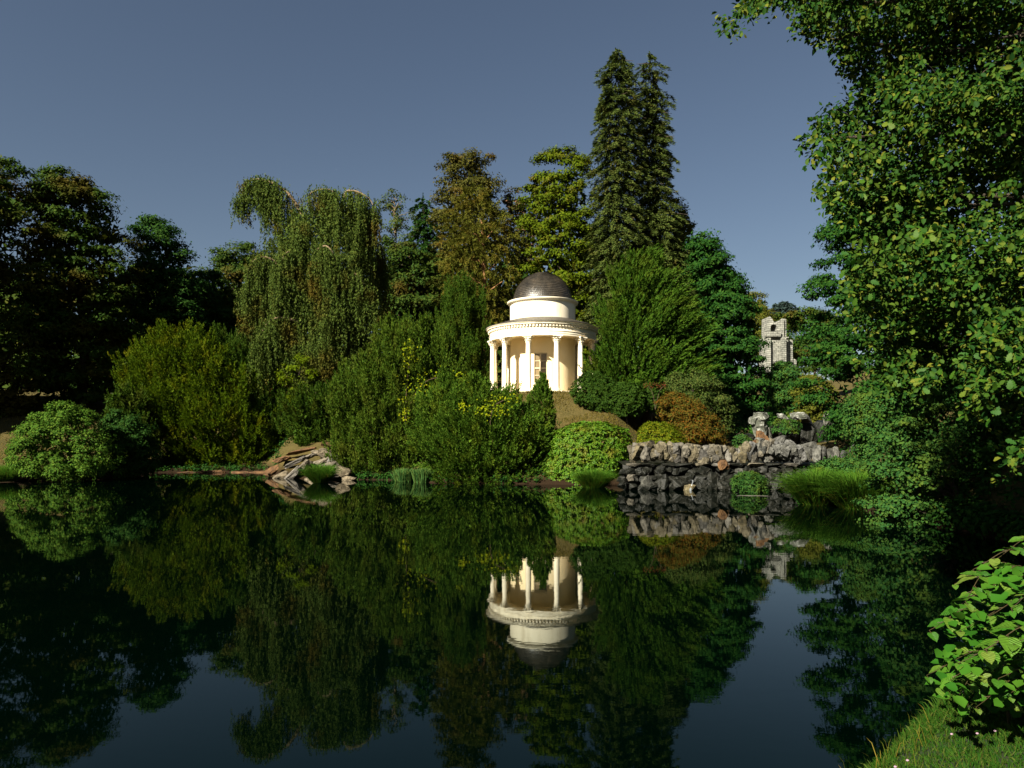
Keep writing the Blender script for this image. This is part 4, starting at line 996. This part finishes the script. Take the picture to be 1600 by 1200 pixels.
tpart('cornice', lathe('cornice', [(5.25, 6.13), (5.25, 6.302), (5.46, 6.305), (5.47, 6.34), (5.54, 6.36), (5.55, 6.44), (5.60, 6.47), (5.64, 6.53), (5.64, 6.57), (5.58, 6.575)], 128), 'white_paint')
tpart('ring_roof', lathe('ring_roof', [(5.66, 6.55), (5.66, 6.60), (3.20, 7.36), (3.20, 7.1)], 128), 'lead')
tpart('drum', lathe('drum', [(3.24, 7.2), (3.24, 8.86), (3.27, 8.88), (3.28, 8.93), (3.36, 8.97), (3.46, 9.03), (3.50, 9.10), (3.53, 9.16), (3.53, 9.21), (3.3, 9.23), (2.6, 9.24)], 128), 'white_paint')
# dome laid in courses of shingles
V, Fa = [], []; nc, R0 = 24, 2.92
dr_ = np.random.default_rng(5)
V0 = []
for i in range(nc):
    p0, p1 = i / nc * math.pi / 2, min((i + 1.12) / nc * math.pi / 2, math.pi / 2)
    nt = max(8, int(92 * math.cos(p0)))
    offa = dr_.uniform(0, 1)
    for j in range(nt):
        a0, a1 = (j + offa) / nt * 2 * math.pi, (j + offa + .96) / nt * 2 * math.pi
        e = .035 + dr_.uniform(0, .02)
        def pt(a, p, dr): return ((R0 + dr) * math.cos(p) * math.cos(a), (R0 + dr) * math.cos(p) * math.sin(a), 9.25 + (R0 * 1.0 + dr) * math.sin(p))
        o = len(V); V += [pt(a0, p0, e), pt(a1, p0, e), pt(a1, p1, .0), pt(a0, p1, .0), pt(a0, p0, 0), pt(a1, p0, 0)]
        Fa += [(o, o + 1, o + 2, o + 3), (o + 4, o + 5, o + 1, o)]
dome = tpart('dome', lathe('dome', [(3.12, 9.235), (3.12, 9.31), (2.93, 9.35)] + [(2.915 * math.cos(t), 9.25 + 2.915 * math.sin(t)) for t in np.linspace(.04, math.pi / 2, 16)], 96), 'lead')
link('shingles', mesh_py('shingles', V, Fa), M['slate'], dome, kind='stuff')

# ------------------------------------------------------------------ the ruined aqueduct tower far up the valley
M['ruin_stone'] = solidmat('ruin_stone', [(.05, .055, .045), (.13, .135, .115), (.17, .172, .15), (.24, .24, .21)], 1.1, .95, 1.0, 3, detail=9)
def block_mat():
    m, n, l, p, out = newmat('ruin_blocks')
    tc = n.new('ShaderNodeTexCoord'); sx = n.new('ShaderNodeSeparateXYZ'); l.new(tc.outputs['Object'], sx.inputs[0]); cb = n.new('ShaderNodeCombineXYZ'); l.new(sx.outputs['X'], cb.inputs[0]); l.new(sx.outputs['Z'], cb.inputs[1])
    br = n.new('ShaderNodeTexBrick'); br.inputs['Scale'].default_value = 1.0; br.inputs['Brick Width'].default_value = 1.1; br.inputs['Row Height'].default_value = .5; br.inputs['Mortar Size'].default_value = .05
    br.inputs['Color1'].default_value = (.15, .155, .135, 1); br.inputs['Color2'].default_value = (.23, .23, .20, 1); br.inputs['Mortar'].default_value = (.03, .032, .026, 1)
    l.new(cb.outputs[0], br.inputs['Vector']); t = noise(n, l, .8, 8, .7); mr = n.new('ShaderNodeMapRange'); mr.inputs['From Min'].default_value = .35; mr.inputs['From Max'].default_value = .65; mr.inputs['To Min'].default_value = .45; mr.inputs['To Max'].default_value = 1.3; l.new(t.outputs[0], mr.inputs['Value'])
    mu = n.new('ShaderNodeMix'); mu.data_type = 'RGBA'; mu.blend_type = 'MULTIPLY'; mu.inputs['Factor'].default_value = 1; l.new(br.outputs['Color'], mu.inputs['A']); l.new(mr.outputs[0], mu.inputs['B'])
    l.new(mu.outputs['Result'], p.inputs['Base Color']); p.inputs['Roughness'].default_value = .95; return m
M['ruin_stone'] = block_mat()
def ruin():
    D = 178.0; S = D / F
    base = at(1222, 572, D); base[2] -= 4
    t = thing('ruined_tower', 'grey ruined stone tower with a round arch far up the valley', 'tower', base)
    zz = lambda y: at(0, y, D)[2] - base[2]
    xx = lambda px: at(px, 0, D)[0] - base[0]
    def slab(name, outline, y0, y1, holes=()):
        bm = bmesh.new()
        def loop(pts): return [bm.verts.new((x, y0, z)) for x, z in pts]
        vs1 = loop(outline); es = [bm.edges.new((vs1[i], vs1[(i + 1) % len(vs1)])) for i in range(len(vs1))]
        for h in holes:
            v2 = loop(h); es += [bm.edges.new((v2[i], v2[(i + 1) % len(v2)])) for i in range(len(v2))]
        bmesh.ops.triangle_fill(bm, use_beauty=True, use_dissolve=False, edges=es)
        r = bmesh.ops.extrude_face_region(bm, geom=list(bm.faces))
        for v in r['geom']:
            if isinstance(v, bmesh.types.BMVert): v.co.y = y1
        bmesh.ops.recalc_face_normals(bm, faces=list(bm.faces))
        me = bpy.data.meshes.new(name); bm.to_mesh(me); bm.free()
        return link(name, me, M['ruin_stone'], t)
    arch = lambda cx, w, yb, ys: [(xx(cx - w), zz(yb)), (xx(cx + w), zz(yb))] + [(xx(cx) + w * S * math.cos(a), zz(ys) + w * S * math.sin(a)) for a in np.linspace(0, math.pi, 9)]
    o = [(xx(a), zz(b)) for a, b in [(1199, 528), (1228.5, 528), (1228.5, 499), (1226, 497.5), (1224, 500), (1222, 499), (1219, 500), (1217, 503), (1213, 504.5), (1209, 503), (1206.5, 498), (1203, 494), (1199.5, 495.5)]]
    slab('upper_wall', o, 0, 4.2, [arch(1209, 5.0, 519, 511.5), [(xx(a), zz(b)) for a, b in [(1225, 524), (1227.3, 524), (1227.3, 507), (1226, 505.5), (1225, 507)]]])
    slab('buttress', [(xx(a), zz(b)) for a, b in [(1217.5, 528), (1224, 528), (1224, 499), (1221, 498), (1217.5, 501)]], -.5, -.003)
    slab('lower_wall', [(xx(a), zz(b)) for a, b in [(1196, 585), (1230.5, 585), (1230.5, 529), (1196, 529)]], -.4, 4.6)
    slab('side_wall', [(xx(a), zz(b)) for a, b in [(1232.5, 585), (1241, 585), (1240.5, 545), (1241, 531.5), (1238, 530), (1232.5, 530.5)]], .8, 4.0)
    slab('cornice', [(xx(a), zz(b)) for a, b in [(1196, 529), (1232, 529), (1232, 527), (1196, 526.8)]], -.8, 4.8)
    slab('parapet', [(xx(a), zz(b)) for a, b in [(1193, 526.7), (1217, 526.7), (1217, 519), (1193, 519)]], -1.3, -.51)
    for a, b in [(1196, 1201), (1218, 1225)]:
        slab('pilaster', [(xx(a), zz(585)), (xx(b), zz(585)), (xx(b), zz(529.2)), (xx(a), zz(529.2))], -1.5, -.403)
    slab('side_pier', [(xx(a), zz(b)) for a, b in [(1243, 585), (1247, 585), (1247, 562), (1243, 560)]], 1, 3)
ruin()

# ------------------------------------------------------------------ the oak over the near bay
def poly_inside(px, py, poly):
    c = np.zeros(len(px), bool); n = len(poly); j = n - 1
    for i in range(n):
        xi, yi = poly[i]; xj, yj = poly[j]
        c ^= ((yi > py) != (yj > py)) & (px < (xj - xi) * (py - yi) / (yj - yi + 1e-9) + xi); j = i
    return c
def oak():
    trunk = np.array([18.0, 16.5, 1.2])
    o = thing('oak_tree', 'big oak with sunken dark interior spreading leafy boughs over the near water', 'tree', trunk)
    o['label'] = 'big leafy oak filling the whole side above the dark bay'
    outline = [(1800, -160), (1300, -160), (1262, -60), (1240, 20), (1255, 62), (1300, 72), (1322, 128), (1345, 105), (1340, 150), (1300, 165), (1252, 205), (1262, 245), (1290, 262), (1285, 300), (1298, 330), (1320, 345), (1340, 400), (1322, 450), (1345, 520), (1368, 570), (1395, 620),
               (1440, 640), (1490, 560), (1520, 500), (1512, 600), (1530, 655), (1600, 640), (1800, 640)]
    bough = [(1124, 62), (1122, 40), (1150, 10), (1165, -30), (1260, -60), (1262, 0), (1232, 2), (1205, 28), (1195, 14), (1165, 24), (1152, 55)]
    lv = Leaves(); twigs = Tubes(3)
    cl = []
    for poly, n, per, box in ((outline, 165, 46, (1235, 1800, -160, 660)), (bough, 12, 19, (1118, 1262, -60, 64))):
        px = uni(box[0], box[1], n * 30); py = uni(box[2], box[3], n * 30); ok = poly_inside(px, py, poly); px, py = px[ok], py[ok]
        q = [(px[0], py[0])]
        for i in range(1, n):          # spread the bough ends evenly
            c = rng.integers(len(px), size=10); d = [min((px[a] - u) ** 2 + (py[a] - v) ** 2 for u, v in q) for a in c]; a = c[int(np.argmax(d))]; q.append((px[a], py[a]))
        for a, b in q:
            D = uni(11.8, 16.2, None); o3 = rnd(per, 3) * [.44, .44, .24]
            P = at(a, b, D) + o3
            ppx = CXP + F * P[:, 0] / P[:, 1]; ppy = HZ - F * (P[:, 2] - EYE) / P[:, 1]
            P = P[poly_inside(ppx, ppy, poly)]
            if len(P): cl.append(P)
    px = uni(1290, 1800, 6000); py = uni(-160, 620, 6000); ok = poly_inside(px - 34, py, outline); px, py = px[ok][:2300], py[ok][:2300]
    Ci = np.repeat(np.array([at(a, b, d) for a, b, d in zip(px, py, uni(16.5, 20, len(px)))]), 8, 0); m = len(Ci)
    li = Leaves(); li.add(Ci + rnd(m, 3) * .3, rnd(m, 3) + [0, 0, -.4], norm(np.array([-.35, -.5, .6]) + rnd(m, 3) * .5), .19 * uni(.7, 1.3, m), .13 * uni(.7, 1.3, m))
    link('inner_foliage', li.mesh('inner_foliage', trunk), M['oak'], o, kind='stuff')
    # lower pendulous sprays
    for cx, cy_, w, h, n, D in [(1560, 560, 40, 60, 90, 11.5), (1545, 620, 30, 25, 40, 11.5), (1420, 560, 50, 70, 130, 14.5), (1450, 500, 90, 60, 140, 15), (1590, 700, 25, 40, 20, 12)]:
        cl.append(np.array([at(cx + a * w * .55, cy_ + b * h * .55, D + c) for a, b, c in rnd(n, 3) * [1, 1, .6]]))
    Cc = np.concatenate(cl); n = len(Cc)
    td = norm(np.stack([-.6 + rnd(n) * .5, -.35 + rnd(n) * .5, -.25 + rnd(n) * .4], 1))
    nl = 12
    t = np.tile(np.linspace(0, 1, nl), n)[:, None]
    d = np.repeat(td, nl, 0); r = perp(d)
    P = np.repeat(Cc, nl, 0) + d * (t - .4) * .42 + r * .03
    T = d * .5 + r * .9 + np.array([0, 0, -.15]); Nn = norm(np.array([-.35, -.5, .6]) + rnd(n * nl, 3) * .45)
    L = .102 * uni(.55, 1.35, n * nl); W = L * uni(.55, .72, n * nl)
    # the leaves seen largest against the sky and in front become parts
    dist = np.linalg.norm(P - [0, 0, EYE], axis=1); ppx = CXP + F * P[:, 0] / P[:, 1]; ppy = HZ - F * (P[:, 2] - EYE) / P[:, 1]
    vis = (ppx < 1600) & (ppy > 0)
    score = np.where(vis, L / dist, 0); pick = np.argsort(-score)[:290]
    mask = np.ones(len(P), bool); mask[pick] = False
    lv.add(P[mask], T[mask], Nn[mask], L[mask], W[mask])
    link('foliage', lv.mesh('foliage', trunk, 'hex'), M['oak'], o, kind='stuff')
    st = [(0, .03), (.12, .10), (.2, .22), (.3, .16), (.42, .30), (.52, .21), (.66, .36), (.76, .25), (.88, .26), (1, .05)]
    vv = []; ff = []
    for x, w in st: vv += [(x, w, .08 * w - .15 * x * x), (x, 0, -.15 * x * x), (x, -w, .08 * w - .15 * x * x)]
    for i in range(len(st) - 1):
        for s in (0, 1): ff.append((i * 3 + s, i * 3 + s + 1, i * 3 + s + 4, i * 3 + s + 3))
    lm = mesh_py('leaf', vv, ff); lm.materials.append(M['oak_single']); lm.shade_smooth()
    Tn = norm(T); S_ = norm(np.cross(Tn, Nn)); N2 = np.cross(S_, Tn)
    for i in pick:
        q = bpy.data.objects.new('leaf', lm); C.objects.link(q); q.parent = o
        q.matrix_local = Matrix(((Tn[i, 0], -S_[i, 0], N2[i, 0], 0), (Tn[i, 1], -S_[i, 1], N2[i, 1], 0), (Tn[i, 2], -S_[i, 2], N2[i, 2], 0), (0, 0, 0, 1)))
        q.location = Vector(P[i] - trunk); q.scale = (L[i] * 1.1,) * 3
    # boughs
    tb = Tubes(6)
    tb.add(spline([trunk + [0, 0, -.6], trunk + [-.3, 0, 4], trunk + [-.6, .2, 9], trunk + [-.5, .2, 15]], 14), np.linspace(.75, .3, 14), 9)
    ends = [(1185, -4, 13.6, 12), (1290, 60, 13.6, 9), (1310, 215, 13.4, 7), (1340, 300, 14, 5.5), (1380, 420, 14.2, 4), (1410, 560, 14.5, 3), (1560, 560, 12, 3.5), (1450, 150, 13, 8), (1500, 320, 13, 5), (1560, 60, 12.5, 9), (1360, -60, 14, 12)]
    for x, y, D, h in ends:
        e = at(x, y, D); a = trunk + [-.4, 0, h]; m = (a + e) / 2 + [0, 0, 1.0]
        s = spline([a, (a + m) / 2 + rnd(3) * .2, m, (m + e) / 2 + rnd(3) * .2, e], 14); tb.add(s, np.linspace(.2, .018, 14), 6)
        near = Cc[np.argsort(np.linalg.norm(Cc - e, axis=1))[:200:6]]
        for q in near[:12]:
            dq = np.linalg.norm(s - q, axis=1); j = max(int(dq.argmin()) - 1, 0)
            if dq.min() < .9: tb.add(curve(s[j], q, .04, 5, .03), np.linspace(.016, .004, 5), 4)
    link('trunk', tb.mesh('trunk', trunk), M['bark'], o)
    print('oak', lv.count())
def single_leaf(name, cols, rough=.4, vein=0.0):
    m, n, l, p, out = newmat(name)
    cols = [rich(c) for c in cols]
    oi = n.new('ShaderNodeObjectInfo'); r = ramp(n, [(i / (len(cols) - 1), c) for i, c in enumerate(cols)]); l.new(oi.outputs['Random'], r.inputs[0])
    tc = n.new('ShaderNodeTexCoord')
    col = r.outputs[0]
    t = noise(n, l, 5, 4, .6, tc.outputs['Object']); mr = n.new('ShaderNodeMapRange'); mr.inputs['From Min'].default_value = .3; mr.inputs['From Max'].default_value = .7; mr.inputs['To Min'].default_value = .75; mr.inputs['To Max'].default_value = 1.2
    l.new(t.outputs[0], mr.inputs['Value']); mu = n.new('ShaderNodeMix'); mu.data_type = 'RGBA'; mu.blend_type = 'MULTIPLY'; mu.inputs['Factor'].default_value = 1
    l.new(col, mu.inputs['A']); l.new(mr.outputs[0], mu.inputs['B']); col = mu.outputs['Result']
    if vein:      # side veins curving from the midrib
        sx = n.new('ShaderNodeSeparateXYZ'); l.new(tc.outputs['Object'], sx.inputs[0])
        ab = n.new('ShaderNodeMath'); ab.operation = 'ABSOLUTE'; l.new(sx.outputs['Y'], ab.inputs[0])
        f1 = n.new('ShaderNodeMath'); f1.operation = 'MULTIPLY_ADD'; f1.inputs[1].default_value = -.75; l.new(ab.outputs[0], f1.inputs[0]); l.new(sx.outputs['X'], f1.inputs[2])
        f2 = n.new('ShaderNodeMath'); f2.operation = 'MULTIPLY'; f2.inputs[1].default_value = 46.0; l.new(f1.outputs[0], f2.inputs[0])
        f3 = n.new('ShaderNodeMath'); f3.operation = 'SINE'; l.new(f2.outputs[0], f3.inputs[0])
        bp = n.new('ShaderNodeBump'); bp.inputs['Strength'].default_value = vein; bp.inputs['Distance'].default_value = .02; l.new(f3.outputs[0], bp.inputs['Height']); l.new(bp.outputs[0], p.inputs['Normal'])
        hl = n.new('ShaderNodeMapRange'); hl.inputs['From Min'].default_value = .75; hl.inputs['From Max'].default_value = 1.0; hl.inputs['To Max'].default_value = .18; l.new(f3.outputs[0], hl.inputs['Value'])
        mv = n.new('ShaderNodeMix'); mv.data_type = 'RGBA'; l.new(hl.outputs[0], mv.inputs['Factor']); l.new(col, mv.inputs['A']); mv.inputs['B'].default_value = (.10, .16, .04, 1); col = mv.outputs['Result']
    l.new(col, p.inputs['Base Color']); p.inputs['Roughness'].default_value = rough; p.inputs['Specular IOR Level'].default_value = .15
    tr = n.new('ShaderNodeBsdfTranslucent'); l.new(col, tr.inputs['Color']); mix = n.new('ShaderNodeMixShader'); mix.inputs[0].default_value = .28
    l.new(p.outputs[0], mix.inputs[1]); l.new(tr.outputs[0], mix.inputs[2]); l.new(mix.outputs[0], out.inputs['Surface'])
    return m
M['oak_single'] = single_leaf('oak_single', [(.018, .062, .010), (.028, .080, .012), (.045, .10, .015), (.10, .13, .024)], .6)
M['knotweed'] = single_leaf('knotweed', [(.036, .112, .018), (.052, .140, .022), (.075, .165, .027), (.10, .180, .034), (.13, .185, .042)], .5, vein=.45)
oak()

# ------------------------------------------------------------------ knotweed and grass on the near bank
def knotweed():
    base = np.array([3.45, 4.55, float(bank_z(3.45, 4.55))])
    o = thing('knotweed', 'bright green large leaved knotweed leaning over the water from the near bank', 'plant', base)
    # heart shaped leaf, cupped along the rib
    st = [(0, .0), (-.03, .14), (.05, .27), (.2, .36), (.4, .37), (.6, .30), (.78, .18), (.92, .06), (1.0, .0)]
    vv, ff = [], []
    for x, w in st:
        for s in (-1, -.5, 0, .5, 1):
            xx_ = x + (0 if s else (.03 if x <= 0 else 0)); vv.append((xx_, s * w, .16 * abs(s) * w - .22 * x * x + .02 * math.sin(x * 22) * abs(s)))
    for i in range(len(st) - 1):
        for s in range(4): ff.append((i * 5 + s, i * 5 + s + 1, i * 5 + s + 6, i * 5 + s + 5))
    lm = mesh_py('leaf', vv, ff); lm.materials.append(M['knotweed']); lm.shade_smooth()
    tb = Tubes(5); leaves = []
    ends = [(1452, 985, 3.95), (1478, 962, 4.1), (1492, 912, 4.35), (1520, 890, 4.4), (1552, 876, 4.4), (1588, 862, 4.5), (1625, 880, 4.3), (1508, 940, 4.0), (1545, 920, 4.0), (1590, 905, 3.9), (1500, 985, 3.75), (1540, 965, 3.7), (1580, 950, 3.65), (1615, 940, 3.6),
            (1448, 1055, 3.9), (1470, 1072, 3.8), (1492, 1095, 3.75), (1525, 1105, 3.75), (1500, 1035, 3.65), (1540, 1015, 3.55), (1585, 1005, 3.5), (1625, 1000, 3.5), (1560, 1060, 3.6), (1600, 1050, 3.6), (1640, 930, 3.8), (1575, 1085, 3.7), (1530, 1060, 3.9)]
    for x, y, D in ends:
        e = at(x, y, D); b = np.array([e[0] + uni(.5, 1.0, None), e[1] + uni(.0, .5, None), 0]); b[2] = float(bank_z(b[0], b[1])) - .03
        mid_ = b * .45 + e * .55; mid_[2] = max(e[2], b[2]) + .10
        s = spline([b, b * .8 + mid_ * .2 + [0, 0, .25 * (mid_[2] - b[2])], mid_, e], 22)
        tb.add(s, np.linspace(.006, .0016, 22), 5)
        d = norm(np.gradient(s, axis=0)); sd = 1
        for j in np.linspace(7, 21, 11):
            j = int(j); sd = -sd
            side = norm(np.cross(d[j], [0, 0, 1.0])); out = norm(d[j] * .55 + side * sd * .9 + np.array([-.15, -.25, -.12]) + rnd(3) * .16)
            nn = norm(np.array([-.12, -.22, 1.0]) + rnd(3) * .2)
            leaves.append((s[j] + out * .02, out, nn, (.105 if j < 19 else .065) * uni(.6, 1.3, None)))
            tb.add(np.array([s[j], s[j] + out * .03]), .0022, 4)
    link('stem', tb.mesh('stem', base), M['red_stem'], o)
    for P, T, Nn, L in leaves[:299]:
        S_ = norm(np.cross(T, Nn)); N2 = np.cross(S_, T)
        q = bpy.data.objects.new('leaf', lm); C.objects.link(q); q.parent = o
        q.matrix_local = Matrix(((T[0], -S_[0], N2[0], 0), (T[1], -S_[1], N2[1], 0), (T[2], -S_[2], N2[2], 0), (0, 0, 0, 1)))
        q.location = Vector(P - base); q.scale = (L,) * 3
    # the many small leaves further inside the thicket
    n = 430; px = uni(1470, 1660, n); py = uni(880, 1105, n); D = uni(3.6, 4.8, n)
    ok = py > 885 + np.clip(1550 - px, 0, 90) * 1.0; px, py, D = px[ok], py[ok], D[ok]; n = len(px)
    P = np.array([at(a, b, c) for a, b, c in zip(px, py, D)]); P = P[P[:, 2] > bank_z(P[:, 0], P[:, 1]) + .05]; n = len(P)
    Nn = norm(np.array([-.15, -.25, 1.0]) + rnd(n, 3) * .3); L = .085 * uni(.6, 1.2, n)
    lv = Leaves(); lv.add(P, np.stack([rnd(n) - .4, rnd(n) - .5, rnd(n) * .2 - .1], 1), Nn, L, L * .78)
    link('small_leaves', lv.mesh('small_leaves', base, 'hex'), M['knot_small'], o, kind='stuff')
M['red_stem'] = solidmat('red_stem', [(.03, .03, .010), (.055, .035, .014)], 10, .5)
knotweed()

lv = Leaves(); n = 22000
x = uni(1.0, 5.0, n); y = uni(2.5, 6.0, n); e = np.interp(x, EDGE[:, 0], EDGE[:, 1]); k = y < e + .45; x, y = x[k], y[k]
n = len(x); z = bank_z(x, y); th = uni(0, 6.28, n)
T = np.stack([np.cos(th) * .55, np.sin(th) * .55, np.ones(n)], 1) + rnd(n, 3) * .15 + np.array([-.15, .2, 0])
L = .06 * uni(.5, 1.8, n) * (1 + .5 * np.clip(vnoise(x, y, 1.7, 2), -.5, 1))
lv.add(np.stack([x, y, z - .01], 1), T, np.stack([-np.sin(th), np.cos(th), np.full(n, .4)], 1), L, .0055 * uni(.7, 1.5, n))
n2 = 90000; x2 = uni(1.0, 4.6, n2); y2 = uni(2.6, 5.6, n2); k2 = y2 < np.interp(x2, EDGE[:, 0], EDGE[:, 1]) + .4; x2, y2 = x2[k2], y2[k2]; n2 = len(x2)
lw_ = Leaves(); lw_.add(np.stack([x2, y2, bank_z(x2, y2) - .005], 1), rnd(n2, 3) * .6 + [-.1, .1, 1], rnd(n2, 3), .04 * uni(.5, 1.7, n2), .006)
oo = link('grass_turf', lw_.mesh('grass_turf', (0, 0, 0), 'tri'), M['bank_grass'], kind='stuff'); tag(oo, 'fine dense turf between the longer blades of the near bank', 'grass')
o = link('grass', lv.mesh('grass', (0, 0, 0), 'blade'), M['bank_grass'], kind='stuff'); tag(o, 'short tufted grass covering the near bank', 'grass')
lv = Leaves(); n = 22000
px = np.where(rng.random(n) < .7, uni(800, 1060, n), uni(-30, 200, n)); D = np.where(px > 400, uni(53, 67, n), uni(56, 78, n)); x = (px - CXP) / F * D; z = gz(x, D); k = (z > .6) & (np.hypot(x - 3.05, D - 70) > 5.8); x, D, z = x[k], D[k], z[k]; n = len(x)
lv.add(np.stack([x, D, z - .02], 1), rnd(n, 3) * .35 + [0, 0, 1], rnd(n, 3), uni(.08, .24, n) * (1 + .6 * np.clip(vnoise(x, D, .9, 2), -.6, 1)), .05)
o = link('lawn_grass', lv.mesh('lawn_grass', (0, 0, 0), 'tri'), M['lawn_blade'], kind='stuff'); tag(o, 'dry golden grass on the slope below the temple and the shaded meadow', 'grass')
lv = Leaves(); n = 60
x = uni(1.5, 2.6, n); e = np.interp(x, EDGE[:, 0], EDGE[:, 1]); y = e + uni(-.35, .2, n)
lv.add(np.stack([x, y, bank_z(x, y)], 1), np.stack([rnd(n) * .2 - .1, rnd(n) * .2, np.ones(n)], 1), rnd(n, 3), .2 * uni(.6, 1.4, n), .004)
o = link('grass_stalks', lv.mesh('grass_stalks', (0, 0, 0), 'blade'), M['tussock_dry'], kind='stuff'); tag(o, 'thin dry grass stalks along the bank edge', 'grass')
CF = 'clover flowers in the bank grass'
fl = hull_mesh('flower_head', 16, (1, 1, .9), 3); fl.materials.append(M['flower'])
for i, (px, py, lab) in enumerate([(1487, 1147, 'pale pink clover flower nearest the water edge'), (1527, 1146, 'pink clover flower below the knotweed'), (1555, 1142, 'small pale clover flower furthest up the bank'), (1418, 1188, 'whitish clover flower low by the bottom edge'), (1399, 1198, 'whitish clover flower at the bottom edge corner')]):
    D = 3.9
    for _ in range(12):
        q = at(px, py, D); D -= (float(bank_z(q[0], q[1])) + .06 - q[2]) * .9
    q = at(px, py, D); t = thing('clover_flower', lab, 'flower', q - [0, 0, .06], CF)
    f = bpy.data.objects.new('flower_head', fl); C.objects.link(f); f.parent = t; f.location = (0, 0, .06); f.scale = (.017, .017, .015)
    tb = Tubes(4); tb.add(np.array([q - [0, 0, .07], q]), .0012); link('stem', tb.mesh('stem', BASE[t.name]), M['tussock'], t)

pass
